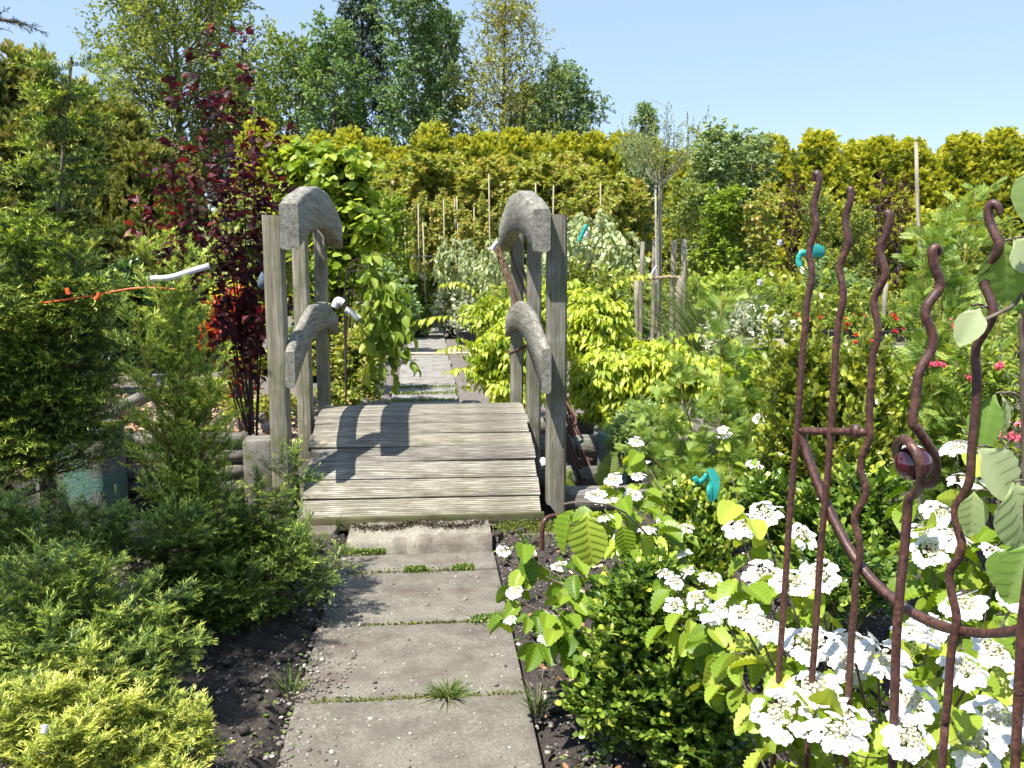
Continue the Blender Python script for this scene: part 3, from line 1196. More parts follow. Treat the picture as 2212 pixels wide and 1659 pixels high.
    L = 1 + (k - 1) * n
    a.add(np.array(V) * rad + ball, [(0, 1 + j, 1 + (j + 1) % n) for j in range(n)] + [(L, L - n + (j + 1) % n, L - n + j) for j in range(n)])
    a.build('glass_ball', m, t, smooth=True)
    # crescent bar, a square section bent round
    cr = zb([(448, 106), (400, 103), (300, 101), (215, 100), (168, 98), (160, 112), (168, 165), (200, 262), (245, 380), (290, 478), (340, 580), (405, 690), (480, 785), (570, 868), (650, 928), (760, 985), (860, 1018), (960, 1033), (1060, 1035), (1185, 1015), (1320, 960)])
    P3 = [at(x, y, dd(x) + .022) for x, y in cr]
    P = smoothline(P3, 150)
    a = Acc()
    tubes(a, P, np.full((1, 150), .0078), 4, .5, True, PI / 4)
    a.build('crescent_bar', M_RUST, t, smooth=False)
    a = Acc()
    box(a, at(1659 + 405 * .4667, 884.8 + 100 * .4667, dd(1850) + .02), (.010, .014, .019))
    a.build('lug', M_RUST, t)


trellis()
# ------------------------------------------------------------------ foliage materials
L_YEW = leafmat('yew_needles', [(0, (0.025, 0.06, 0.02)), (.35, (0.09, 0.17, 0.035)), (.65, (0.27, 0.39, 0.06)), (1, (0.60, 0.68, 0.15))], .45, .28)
L_GOLDYEW = leafmat('golden_yew_needles', [(0, (0.05, 0.09, 0.02)), (.35, (0.22, 0.30, 0.04)), (.7, (0.50, 0.56, 0.08)), (1, (0.76, 0.75, 0.20))], .45, .3)
L_OLIVE = leafmat('olive_conifer', [(0, (0.03, 0.055, 0.014)), (.4, (0.13, 0.18, 0.033)), (.75, (0.38, 0.37, 0.08)), (1, (0.60, 0.52, 0.15))], .55, .25)
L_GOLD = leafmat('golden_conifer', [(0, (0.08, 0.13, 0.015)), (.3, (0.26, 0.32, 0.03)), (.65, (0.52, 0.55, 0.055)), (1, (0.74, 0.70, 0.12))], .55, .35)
L_CYP = leafmat('fresh_cypress', [(0, (0.10, 0.20, 0.05)), (.5, (0.28, 0.42, 0.09)), (1, (0.56, 0.64, 0.18))], .5, .35)
L_PLUM = leafmat('purple_leaf', [(0, (0.026, 0.010, 0.018)), (.5, (0.07, 0.020, 0.034)), (.8, (0.14, 0.028, 0.038)), (1, (0.28, 0.07, 0.05))], .5, .2, (1.5, .5, .5), .3)
L_DECID = leafmat('spring_leaf', [(0, (0.08, 0.14, 0.03)), (.5, (0.24, 0.33, 0.08)), (1, (0.45, 0.49, 0.14))], .5, .42)
L_BIRCH = leafmat('birch_leaf', [(0, (0.08, 0.16, 0.06)), (.5, (0.22, 0.35, 0.13)), (1, (0.42, 0.54, 0.25))], .45, .42)
L_BLUE = leafmat('blue_green_leaf', [(0, (0.09, 0.17, 0.08)), (.5, (0.24, 0.35, 0.16)), (1, (0.48, 0.56, 0.32))], .38, .42)
L_PEAR = leafmat('pear_leaf', [(0, (0.12, 0.20, 0.07)), (.5, (0.34, 0.42, 0.19)), (1, (0.62, 0.68, 0.42))], .4, .4)
L_SPRUCE = leafmat('spruce_needles', [(0, (0.02, 0.05, 0.025)), (.5, (0.08, 0.13, 0.055)), (1, (0.17, 0.24, 0.08))], .55, .2)
L_BROWNSP = leafmat('thin_spruce_needles', [(0, (0.16, 0.09, 0.04)), (.35, (0.20, 0.15, 0.06)), (.5, (0.24, 0.27, 0.06)), (1, (0.50, 0.52, 0.10))], .55, .2)
L_LIME = leafmat('lime_leaf', [(0, (0.14, 0.26, 0.025)), (.4, (0.36, 0.48, 0.05)), (1, (0.68, 0.74, 0.11))], .4, .42)
L_GREEN = leafmat('fresh_green_leaf', [(0, (0.08, 0.16, 0.02)), (.5, (0.26, 0.38, 0.04)), (1, (0.50, 0.58, 0.11))], .4, .45)
L_MAPLE = leafmat('maple_leaf', [(0, (0.10, 0.18, 0.03)), (.5, (0.34, 0.42, 0.08)), (.85, (0.55, 0.56, 0.16)), (1, (0.55, 0.40, 0.16))], .45, .42)
L_LAUREL = leafmat('glossy_laurel', [(0, (0.010, 0.035, 0.012)), (.6, (0.035, 0.09, 0.022)), (.85, (0.10, 0.20, 0.035)), (1, (0.26, 0.36, 0.06))], .22, .15, (1.1, 1.2, .5), .7)
L_BOX = leafmat('box_leaf', [(0, (0.035, 0.09, 0.018)), (.5, (0.14, 0.24, 0.03)), (.85, (0.34, 0.44, 0.06)), (1, (0.52, 0.52, 0.07))], .3, .25, (1.1, 1.2, .5), .6)
L_HOLLY = leafmat('olive_round_leaf', [(0, (0.06, 0.10, 0.014)), (.5, (0.21, 0.27, 0.03)), (1, (0.48, 0.50, 0.07))], .3, .3, (1.2, 1.1, .4), .6)
L_VIB = leafmat('viburnum_leaf', [(0, (0.07, 0.16, 0.012)), (.5, (0.24, 0.36, 0.03)), (1, (0.50, 0.58, 0.09))], .42, .4, (1.3, 1.2, .35))
L_BIGLEAF = leafmat('large_grey_green_leaf', [(0, (0.09, 0.20, 0.03)), (.5, (0.24, 0.38, 0.08)), (1, (0.48, 0.56, 0.30))], .5, .38)
L_FLOWER = leafmat('white_floret', [(0, (0.50, 0.46, 0.24)), (.3, (0.78, 0.72, 0.52)), (.5, (0.72, 0.71, 0.66)), (1, (0.80, 0.80, 0.79))], .6, .2, (1, 1, 1))
L_PINK = leafmat('pink_floret', [(0, (0.70, 0.06, 0.12)), (.6, (0.85, 0.22, 0.30)), (1, (0.9, 0.55, 0.6))], .5, .3, (1, .8, .8))
L_RED = leafmat('red_floret', [(0, (0.55, 0.01, 0.04)), (1, (0.85, 0.10, 0.03))], .45, .3, (1, .6, .6))
L_REDLEAF = leafmat('red_yellow_leaf', [(0, (0.35, 0.02, 0.02)), (.4, (0.62, 0.08, 0.03)), (.65, (0.65, 0.42, 0.03)), (1, (0.55, 0.58, 0.05))], .4, .4, (1.2, .9, .5))
L_VARI = leafmat('variegated_leaf', [(0, (0.05, 0.11, 0.03)), (.45, (0.20, 0.28, 0.10)), (.6, (0.60, 0.62, 0.42)), (1, (0.78, 0.78, 0.66))], .4, .3, (1, 1, .8))
L_GRASS = leafmat('grass_blade', [(0, (0.07, 0.14, 0.02)), (.6, (0.19, 0.30, 0.05)), (1, (0.42, 0.42, 0.2))], .5, .4)
L_MOSS = leafmat('moss', [(0, (0.05, 0.07, 0.01)), (1, (0.20, 0.24, 0.03))], .8, .2)
L_SILVER = leafmat('silver_leaf', [(0, (0.28, 0.33, 0.24)), (.6, (0.50, 0.54, 0.42)), (1, (0.62, 0.52, 0.12))], .6, .2, (1, 1, 1))
L_DRY = leafmat('dry_litter', [(0, (0.12, 0.06, 0.03)), (.5, (0.40, 0.22, 0.10)), (1, (0.62, 0.52, 0.40))], .7, .1, (1, 1, 1))


def stemline(p, q, n, rng, wig=.012, sag=0.0, up0=None):
    """a stem from p to q, starting upright when up0 is set"""
    p, q = np.array(p, float), np.array(q, float)
    s = np.linspace(0, 1, n)[:, None]
    if up0 is None:
        P = p + (q - p) * s
    else:
        L = np.linalg.norm(q - p)
        c = p + UP * L * up0
        P = p * (1 - s) ** 2 + 2 * c * s * (1 - s) + q * s ** 2
    P = P + UP * sag * 4 * s * (1 - s)
    P[1:] += np.cumsum(rng.normal(0, wig, (n - 1, 3)), 0) * .5
    return P


class Plant:
    """stems and foliage of one plant"""

    def __init__(s, name, label, cat, base, seed, group=None):
        s.t = thing(name, label, cat, base, group)
        s.base = np.array(base, float)
        s.rng = np.random.default_rng(seed)
        s.st, s.fo = Acc(), Acc()

    def done(s, leaf, bark, foname='foliage', stname='stem'):
        if s.st.n:
            s.st.build(stname, bark, s.t, smooth=True)
        if s.fo.n:
            s.fo.build(foname, leaf, s.t)
        return s.t


# ------------------------------------------------------------------ yews and other needle conifers near the camera
def yew(name, label, base, tips, seed, leaf=L_YEW, bark=M_YEWBARK, n1=26, L1=.34, n2=7, L2=.13, n3=0, L3=.06, k=22, nl=.022, nw=.0032,
        r0=.012, t0=.08, up=.25, a1=1.05, v=(.12, .75, .16), prof=None, cat='conifer', up0=.3, first=None, nup=.6, flatn=True, bend2=.0):
    g = Plant(name, label, cat, base, seed)
    rng = g.rng
    for q in tips:
        P = stemline(g.base + rng.normal(0, .012, 3) * (1, 1, 0), q, 9, rng, .006, 0, up0)[None]
        RR = np.linspace(r0, r0 * .3, 9)[None]
        tubes(g.st, P, RR, 7, .5)
        pf = prof or (lambda t: 1.12 - .72 * t)
        B, BR, bt = kids(rng, P, RR, n1, t0, .99, L1, a1, 5, up, .42, pf, wig=.03)
        tubes(g.st, B, BR, 4, .5)
        C, CR, ct = kids(rng, B, BR, n2, .1, 1.0, L2, .8, 4, bend2, .5, lambda t: 1.1 - .55 * t, True, wig=.04)
        tubes(g.st, C, CR, 3, .5)
        vpB = rng.normal(0, .08, len(B))
        sets = [(B, vpB), (C, np.repeat(vpB, n2) + rng.normal(0, .1, len(C)))]
        if n3:
            D, DR, _ = kids(rng, C, CR, n3, .15, 1.0, L3, .7, 3, .1, .6, None, True, wig=.05)
            sets.append((D, np.repeat(sets[1][1], n3) + rng.normal(0, .1, len(D))))
        for j, (Q, vp) in enumerate(sets):
            kk = max(4, int(k * (2.2, 1.0, .55)[j]))
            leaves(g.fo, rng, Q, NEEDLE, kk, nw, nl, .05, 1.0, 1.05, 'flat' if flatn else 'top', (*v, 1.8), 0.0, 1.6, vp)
            # soft new growth at the shoot ends
            tipP = Q[:, -1]
            d = nz(Q[:, -1] - Q[:, -2])
            for z in range(2):
                ax = nz(d + rng.normal(0, .42, d.shape))
                scatter(g.fo, NEEDLE, tipP + rng.normal(0, .003, d.shape), ax, nz(UP + rng.normal(0, .5, d.shape)), nw, nl * .7, .8 + .2 * rng.random(len(d)) + vp)
        # leader needles
        leaves(g.fo, rng, P, NEEDLE, 700, nw, nl, .2, 1.0, 1.0, 'spiral', (.1, .5, .2))
    return g.done(leaf, bark)


def T(*a):
    return [at(*x) for x in a]


# middle yew with three golden leaders
yew('young_yew', 'young yew with three tall golden-stemmed leaders beside the log wall', gr(425, 3.55),
    T((322, 512, 3.5), (402, 565, 3.6), (292, 690, 3.35), (462, 800, 3.5), (365, 640, 3.45)), 11,
    n1=30, L1=.20, n2=8, L2=.085, n3=0, k=24, nl=.023, nw=.0050, flatn=False, v=(.38, .75, .16), r0=.013, t0=.34, up=.25, a1=.85, prof=lambda t: .5 + 1.3 * np.clip(1 - t, 0, 1) * 1.0)
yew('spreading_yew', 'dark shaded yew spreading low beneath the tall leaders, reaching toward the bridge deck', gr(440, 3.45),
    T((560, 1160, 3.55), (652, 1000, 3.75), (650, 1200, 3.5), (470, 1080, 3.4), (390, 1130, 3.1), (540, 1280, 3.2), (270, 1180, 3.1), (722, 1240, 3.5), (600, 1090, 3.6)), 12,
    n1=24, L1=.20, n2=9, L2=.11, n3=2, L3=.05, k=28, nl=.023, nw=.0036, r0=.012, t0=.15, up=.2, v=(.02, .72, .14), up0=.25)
yew('spreading_yew', 'bright green yew in front of the green concrete stump at the left', gr(120, 3.2),
    T((130, 1110, 3.1), (50, 1100, 3.0), (240, 1180, 3.0), (10, 1130, 2.9), (150, 1200, 2.8), (-60, 1050, 3.1), (215, 1110, 3.1)), 13,
    n1=22, L1=.16, n2=8, L2=.09, n3=2, L3=.045, k=24, nl=.023, nw=.0040, r0=.012, t0=.2, v=(.14, .75, .16), up0=.25)
yew('spreading_yew', 'green feathery yew spreading over the dark soil left of the path', gr(150, 2.55),
    T((385, 1395, 2.6), (330, 1300, 2.7), (180, 1210, 2.6), (60, 1230, 2.5), (250, 1430, 2.4), (-60, 1330, 2.4), (100, 1400, 2.3), (330, 1480, 2.4), (200, 1330, 2.5)), 14,
    n1=22, L1=.20, n2=9, L2=.11, n3=2, L3=.05, k=28, nl=.023, nw=.0032, r0=.012, t0=.15, v=(.03, .9, .14), up0=.25)
yew('golden_yew', 'low golden-tipped yew filling the bottom left corner', gr(180, 2.05),
    T((440, 1585, 2.2), (340, 1540, 2.25), (200, 1430, 2.25), (80, 1480, 2.1), (290, 1640, 2.0), (-30, 1560, 2.0), (160, 1580, 1.95), (390, 1690, 2.0), (60, 1660, 1.85), (250, 1510, 2.15)), 15,
    leaf=L_GOLDYEW, n1=24, L1=.13, n2=8, L2=.075, n3=2, L3=.035, k=24, nl=.018, nw=.0034, r0=.010, t0=.2, v=(.05, 1.0, .14), up0=.3)
# tall young conifer at the left edge
yew('tall_young_conifer', 'tall young needle conifer with drooping leader at the left edge', gr(120, 4.5),
    T((152, 118, 4.4), (20, 460, 4.3), (180, 560, 4.2), (-60, 600, 4.0)), 16,
    bend2=-.2, flatn=False, n1=40, L1=.46, n2=9, L2=.20, n3=3, L3=.08, k=24, nl=.032, nw=.0065, r0=.020, t0=.27, up=.05, a1=1.15, v=(.05, .95, .16), up0=.4,
    prof=lambda t: np.clip(1.35 - 1.2 * t, .30, 1.1), bark=M_BARK)
yew('tall_young_conifer', 'drooping dark-green conifer behind the tall one, its trunk at the left frame edge', gr(-90, 4.6),
    T((10, 520, 4.6), (-120, 300, 4.8), (20, 760, 4.4), (-60, 820, 4.2)), 17,
    bend2=-.3, flatn=False, bark=M_BARK, n1=30, L1=.40, n2=9, L2=.20, n3=3, L3=.08, k=24, nl=.032, nw=.0065, r0=.03, t0=.26, up=-.1, a1=1.1, v=(.04, .55, .16), up0=.4)
# branch tip hanging in from the top left
g = Plant('spruce_tip_and_shade_boughs', 'dark spruce branch tip hanging into the top left corner, with unseen boughs placed to shade the left bed', 'conifer', at(-420, 0, 3.0), 18)
P = line(at(-420, -20, 3.0), at(40, 48, 3.0), 7)[None]
Q, QR, _ = kids(g.rng, P, np.full((1, 7), .006), 16, .2, 1, .13, .7, 4, -.1, .5, None, True)
tubes(g.st, P, np.full((1, 7), .006), 5)
tubes(g.st, Q, QR, 4)
for X_, k in ((P, 220), (Q, 46)):
    leaves(g.fo, g.rng, X_, NEEDLE, k, .0035, .02, .1, 1, .9, 'spiral', (.1, .3, .3))
tr0 = np.array((-3.5, 2.3, 0.0))  # rest of this spruce, out of view: boughs laid out to shade the left bed
for e in [(-1.75, 2.3, 2.35), (-1.75, 2.75, 2.45), (-1.95, 3.2, 2.6), (-2.2, 2.0, 2.3), (-2.0, 2.5, 2.75), (-2.3, 3.0, 2.9), (-1.75, 2.95, 2.3), (-2.1, 2.3, 2.5), (-2.5, 2.6, 2.45), (-1.7, 2.5, 2.2), (-1.8, 3.3, 2.5), (-1.65, 3.0, 2.45), (-1.9, 2.7, 2.6), (-2.2, 3.4, 2.8), (-1.75, 3.15, 2.25), (-1.9, 2.1, 2.2), (-1.5, 2.45, 2.3), (-1.52, 2.65, 2.35), (-1.6, 2.25, 2.25), (-1.5, 2.55, 2.5), (-1.6, 2.8, 2.55)]:
    e = np.array(e)
    P = line(tr0 + UP * (e[2] + .05), e, 8, .08)[None]
    tubes(g.st, P, np.linspace(.02, .005, 8)[None], 5)
    Q, QR, _ = kids(g.rng, P, np.full((1, 8), .006), 26, .15, 1, .34, .8, 4, -.15, .5, lambda t: 1.2 - .7 * t, True)
    tubes(g.st, Q, QR, 4)
    Q2, QR2, _ = kids(g.rng, Q, QR, 6, .15, 1, .14, .8, 3, -.1, .5, None, True)
    for X_, k in ((P, 120), (Q, 26), (Q2, 14)):
        leaves(g.fo, g.rng, X_, NEEDLE, k, .010, .030, .1, 1, 1.0, 'flat', (.1, .3, .3))
tubes(g.st, line(tr0 - UP * .1, tr0 + UP * 3.6, 8)[None], np.linspace(.07, .03, 8)[None], 8)
g.done(L_SPRUCE, M_DARKBARK)
g.t['label'] = 'dark spruce branch tip hanging into the top left corner, with unseen boughs placed to shade the left bed'

# dwarf pine tuft near the deck corner
g = Plant('dwarf_pine', 'low dark dwarf pine with long needles at the bridge front left corner', 'shrub', gr(640, 4.15), 19)
P = np.stack([stemline(g.base, at(x, y, d), 6, g.rng, .01, 0, .2) for x, y, d in
              [(590, 1150, 4.2), (620, 1130, 4.3), (650, 1120, 4.4), (575, 1200, 4.1), (640, 1190, 4.1), (665, 1160, 4.3), (610, 1230, 4.0), (540, 1180, 4.2), (675, 1215, 4.15)]])
RR = np.tile(np.linspace(.006, .003, 6), (len(P), 1))
tubes(g.st, P, RR, 5)
Q, QR, _ = kids(g.rng, P, RR, 7, .2, 1, .12, .5, 4, .5, .6)
leaves(g.fo, g.rng, Q, NEEDLE, 70, .0028, .055, .1, 1, .6, 'spiral', (.2, .4, .25))
g.done(L_YEW, M_YEWBARK)


# ------------------------------------------------------------------ crowns of broadleaf shrubs and trees
def shrub(name, label, base, blobs, seed, leaf, Tm, w_, l_, twigs=300, k=9, tl=.3, bark=M_BARK, v=(.1, .5, .3), mode='spiral', ang=.9,
          droop=.2, cat='shrub', group=None, r0=.012, nst=9, up=.35, bare=0.0, t0=.1, nup=.8, inner=.45, lobes=7):
    """stems fan out from base into ellipsoid blobs (centre, radii); leafy twigs fill and roughen each blob"""
    g = Plant(name, label, cat, base, seed, group)
    rng = g.rng
    vol = np.array([b[1][0] * b[1][2] for b in blobs])
    for (c, r), sh in zip(blobs, vol / vol.sum()):
        n = max(12, int(twigs * sh))
        c, r = np.array(c, float), np.array(r, float)
        d = nz(rng.normal(0, 1, (n, 3)))
        lb = nz(rng.normal(0, 1, (lobes, 3)))
        rad = .78 + .34 * np.max(np.exp((d @ lb.T - 1) * 9), axis=1)
        fr = (inner + (1 - inner) * rng.random(n) ** .5) * rad
        tip = c + d * r * fr[:, None]
        dirn = nz(d * (1, 1, .6) + UP * up + rng.normal(0, .3, (n, 3)))
        L = tl * (.6 + .8 * rng.random(n))
        s = np.linspace(0, 1, 4)
        P = tip[:, None] - dirn[:, None] * (L[:, None] * (1 - s[None]))[..., None]
        P = P + UP * (-droop * .35 * (s[None] ** 2) * L[:, None])[..., None]
        tubes(g.st, P, np.full((1, 4), .0) + np.linspace(1, .5, 4) * max(.0012, r0 * .14), 3)
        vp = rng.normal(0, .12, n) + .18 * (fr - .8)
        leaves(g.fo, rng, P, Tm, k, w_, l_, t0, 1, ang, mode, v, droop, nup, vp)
        m = max(2, int(nst * sh))
        tg = c + nz(rng.normal(0, 1, (m, 3))) * r * .62
        SP = np.stack([stemline(g.base + rng.normal(0, .02, 3) * (1, 1, 0), q, 6, rng, .012, 0, .35) for q in tg])
        SR = np.tile(np.linspace(r0, r0 * .35, 6), (m, 1))
        tubes(g.st, SP, SR, 5)
        Q, QR, _ = kids(rng, SP, SR, 7, .35, 1, float(np.mean(r)) * .6, .7, 4, .1, .45)
        tubes(g.st, Q, QR, 4)
        if bare < .5:
            leaves(g.fo, rng, Q, Tm, max(3, k // 2), w_, l_, .2, 1, ang, mode, (v[0] * .6, v[1], v[2]), droop, nup)
    return g.done(leaf, bark)


def tree(name, label, base, h, crown, seed, leaf, Tm, w_, l_, n1=26, n2=7, n3=6, k=9, tr=.05, bark=M_BARK, a1=.9, shape=None, up=.1, v=(.1, .4, .3),
         droop=.25, ct=.25, cat='tree', group=None, L2=.45, L3=.4, a2=.75, mode='spiral', lean=0.0, nup=.7, top=.97, k2=0, wig=.05, stakes=None):
    """trunk, limbs, boughs and leafy twigs; crown = radius of the widest limbs, ct = where the crown starts"""
    g = Plant(name, label, cat, base, seed, group)
    rng = g.rng
    P = stemline(g.base - UP * .05, g.base + UP * h + rng.normal(0, 1, 3) * (lean, lean, 0), 10, rng, h * .006)[None]
    RR = (tr * (1 - .86 * np.linspace(0, 1, 10)))[None]
    tubes(g.st, P, RR, 9)
    shape = shape or (lambda t: np.clip(np.sin(np.clip((t - ct) / (1.03 - ct), 0, 1) * PI) ** .6, .12, 1))
    B, BR, bt = kids(rng, P, RR, n1, ct, top, crown, a1, 6, up, .45, shape, wig=wig)
    tubes(g.st, B, BR, 5)
    C, CR, _ = kids(rng, B, BR, n2, .15, 1, crown * L2, a2, 5, up, .5, lambda t: 1.15 - .6 * t, wig=wig)
    tubes(g.st, C, CR, 4)
    Lb = np.repeat(shape(bt), n2)
    D, DR, _ = kids(rng, C, CR, n3, .2, 1, crown * L2 * L3, .7, 4, -droop * .4, .5, None, wig=.07)
    tubes(g.st, D, DR, 3)
    vp = np.repeat(rng.normal(0, .10, len(B)), n2 * n3)
    leaves(g.fo, rng, D, Tm, k, w_, l_, .1, 1, .95, mode, v, droop, nup, vp)
    if k2:
        leaves(g.fo, rng, C, Tm, k2, w_, l_, .3, 1, .95, mode, v, droop, nup)
        leaves(g.fo, rng, B, Tm, k2, w_, l_, .5, 1, .95, mode, v, droop, nup)
    return g.done(leaf, bark, 'crown', 'trunk')


def hedgetree(label, base, h, r, seed, leaf, Tm, w_, l_, plumes=260, k=26, group=None, name='hedge_conifer', tl=.5, full=.30, v=(.05, .75, .14), cat='hedge conifer', top=.5, bulge=1.0, dead=0):
    """a dense conifer of upright plumes from the ground to a ragged pointed top"""
    g = Plant(name, label, cat, base, seed, group)
    rng = g.rng
    P = stemline(g.base, g.base + UP * h * .93, 8, rng, h * .004)[None]
    tubes(g.st, P, np.linspace(r * .07, .01, 8)[None], 8)
    n = plumes
    u = rng.random(n)
    z = (u ** .8) * .96
    az = rng.random(n) * 2 * PI
    R_ = r * np.clip((1 - z) ** top * bulge, .03, 1.0) * (.80 + .22 * rng.random(n))
    R_ *= 1 + .16 * np.sin(az * 3 + z * 11 + seed) + .10 * np.sin(az * 7 + z * 23)
    tip = g.base + np.stack([np.cos(az) * R_, np.sin(az) * R_, z * h], -1)
    out = np.stack([np.cos(az), np.sin(az), np.zeros(n)], -1)
    dr = nz(out * .75 + UP * (.75 + .7 * z[:, None]) + rng.normal(0, .18, (n, 3)))
    L = tl * (.65 + .6 * rng.random(n)) * (1 - .35 * z)
    s = np.linspace(0, 1, 4)
    Q = tip[:, None] - dr[:, None] * (L[:, None] * (.75 - s[None]))[..., None]
    Q = Q + out[:, None] * (-.12 * (s[None] ** 2) * L[:, None])[..., None]
    tubes(g.st, Q, np.tile(np.linspace(.012, .003, 4), (n, 1)), 3)
    W, WR, _ = kids(rng, Q, np.full((n, 4), .004), 6, .1, 1, tl * full, .65, 3, .15, .6, lambda t: 1.2 - .6 * t)
    vp = rng.normal(0, .08, n)
    leaves(g.fo, rng, Q, Tm, k // 2, w_, l_, .05, 1, .7, 'spiral', v, -.15, .4, vp)
    leaves(g.fo, rng, W, Tm, max(3, k // 4), w_, l_, .1, 1, .7, 'spiral', v, -.15, .4, np.repeat(vp, 6))
    # inner boughs close the body
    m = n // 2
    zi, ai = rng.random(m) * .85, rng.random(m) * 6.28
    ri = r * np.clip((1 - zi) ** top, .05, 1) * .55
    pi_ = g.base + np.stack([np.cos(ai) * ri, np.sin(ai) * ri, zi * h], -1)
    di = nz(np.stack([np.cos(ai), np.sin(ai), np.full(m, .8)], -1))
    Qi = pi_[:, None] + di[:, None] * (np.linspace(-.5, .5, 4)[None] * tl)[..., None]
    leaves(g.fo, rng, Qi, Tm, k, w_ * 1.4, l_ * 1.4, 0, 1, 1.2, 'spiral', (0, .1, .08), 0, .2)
    if dead:
        E = tip[rng.integers(0, n, dead)]
        E2 = nz(rng.normal(0, .4, (dead, 3)) + UP)
        tubes(g.st, E[:, None] + E2[:, None] * (np.linspace(0, .5, 4)[None, :, None]), np.tile(np.linspace(.006, .002, 4), (dead, 1)), 3)
    return g.done(leaf, M_BARK, 'crown', 'trunk')
# ------------------------------------------------------------------ hedges
HG = 'golden conifers of the far hedge'
protoG = []
for s_ in range(4):
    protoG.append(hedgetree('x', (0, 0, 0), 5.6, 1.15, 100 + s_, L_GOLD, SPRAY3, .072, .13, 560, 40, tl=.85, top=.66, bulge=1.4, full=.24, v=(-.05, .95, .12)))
hx = [(575, 262, 31), (640, 300, 33), (700, 290, 31.5), (762, 282, 31), (822, 300, 32), (880, 322, 31), (938, 268, 30), (1000, 298, 32), (1052, 288, 31), (1112, 282, 31), (1168, 292, 32),
      (1222, 292, 31), (1278, 288, 31), (1335, 292, 31), (1395, 300, 31), (1450, 330, 31), (1520, 320, 30), (1590, 305, 28), (1655, 296, 27), (1750, 286, 26), (1835, 305, 27), (1882, 302, 26), (1945, 303, 26),
      (2030, 322, 26), (2058, 291, 25.5), (2132, 284, 25), (2215, 288, 25), (2290, 270, 25)]
order = ['first', 'second', 'third', 'fourth', 'fifth', 'sixth', 'seventh', 'eighth', 'ninth', 'tenth', 'eleventh', 'twelfth', 'thirteenth', 'fourteenth', 'fifteenth', 'sixteenth', 'seventeenth',
         'eighteenth', 'nineteenth', 'twentieth', '21st', '22nd', '23rd', '24th', '25th', '26th', '27th', '28th']
for i, (x, y, d) in enumerate(hx):
    h = at(x, y, d)[2] * 1.01
    q = protoG[i % 4]
    lab = f'golden yellow-green hedge conifer, {order[i]} from the left in the far hedge'
    b = gr(x, d)
    s_ = h / 5.6
    wd = (1.05 if x < 1500 else 1.22) * s_ * 1.05
    if i < 4:
        q.location = b
        q.rotation_euler = (0, 0, i * 1.3)
        q.scale = (wd, wd, s_)
        q['label'] = lab
        q['group'] = HG
    else:
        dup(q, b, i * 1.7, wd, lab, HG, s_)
# olive hedge at the upper left
OG = 'tall olive conifers at the left'
protoO = [hedgetree('x', (0, 0, 0), 5.0, 1.2, 200 + s_, L_OLIVE, SPRAY3, .06, .11, 620, 34, tl=.55, top=.36, bulge=1.1, name='olive_conifer', dead=10, full=.34) for s_ in range(3)]
ox = [(-60, 60, 12.0, 'leftmost, cut by the left frame edge'), (60, 92, 12.6, 'behind the drooping leader of the tall young conifer'), (170, 165, 13.2, 'just right of the drooping leader'),
      (262, 215, 13.6, 'below the big spring tree'), (345, 300, 13.2, 'lowest and farthest right, behind the purple tree'), (395, 350, 14.5, 'half hidden behind the purple tree')]
for i, (x, y, d, w_) in enumerate(ox):
    h = at(x, y, d)[2]
    s_ = h / 5.0
    lab = 'tall olive-green dense conifer, ' + w_
    if i < 3:
        q = protoO[i]
        q.location = gr(x, d)
        q.rotation_euler = (0, 0, i)
        q.scale = (s_, s_, s_)
        q['label'] = lab
        q['group'] = OG
    else:
        dup(protoO[i % 3], gr(x, d), i * 2.1, s_, lab, OG, s_)

# ------------------------------------------------------------------ big trees beyond the hedge
H = lambda x, y, d: at(x, y, d)[2]
tree('spring_tree', 'big airy deciduous tree in fresh yellow-green leaf beyond the left hedge', gr(415, 40), H(415, -25, 40), 4.7, 301, L_DECID, LEAF, .10, .15,
     n1=46, n2=10, n3=9, k=11, tr=.30, a1=.85, ct=.26, up=.22, droop=.1, L2=.42, L3=.38, v=(.3, .5, .3), bark=M_BARK, shape=lambda t: np.clip(1.05 * np.sin(np.clip((t - .22) / .86, 0, 1) * PI) ** .5, .3, 1))
tree('light_green_tree', 'lower light green tree between the big spring tree and the dark spruce', gr(650, 37), H(650, 135, 37), 2.6, 302, L_DECID, LEAF, .10, .15,
     n1=34, n2=8, n3=6, k=8, tr=.16, a1=.7, ct=.15, up=.2, droop=.15)
tree('light_green_tree', 'slim light green tree just left of the dark spruce', gr(735, 36), H(725, 95, 36), 1.9, 303, L_BIRCH, LEAF, .10, .15, n1=34, n2=7, n3=6, k=7, tr=.15, a1=.8, ct=.15, up=.3, droop=.2)
cone = lambda t: np.clip(1.12 - 1.05 * t, .05, 1)
tree('dark_spruce', 'dark drooping spruce with bare pointed top left of the birch', gr(795, 40), H(790, -30, 40), 2.9, 304, L_SPRUCE, NEEDLE, .05, .16,
     n1=80, n2=9, n3=6, k=12, tr=.22, bark=M_DARKBARK, a1=1.25, ct=.12, up=.1, droop=.9, shape=cone, L2=.32, L3=.5, mode='spiral')
tree('birch_tree', 'tall weeping birch with fine blue-green leaves in the middle', gr(900, 35), H(895, -45, 35), 1.9, 305, L_BIRCH, LEAF, .085, .12,
     n1=60, n2=8, n3=6, k=9, tr=.2, bark=M_PALEBARK, a1=.75, ct=.2, up=.15, droop=.7, shape=lambda t: np.clip(1.25 * np.sin(np.clip((t - .1) / .95, 0, 1) * PI) ** .55, .25, 1))
tree('birch_tree', 'slimmer grey-green birch between the weeping birch and the thin spruce', gr(968, 38), H(968, 40, 38), 1.5, 306, L_BLUE, LEAF, .09, .13, n1=44, n2=7, n3=6, k=9, tr=.14, bark=M_PALEBARK, a1=.7, ct=.2, up=.25, droop=.4)
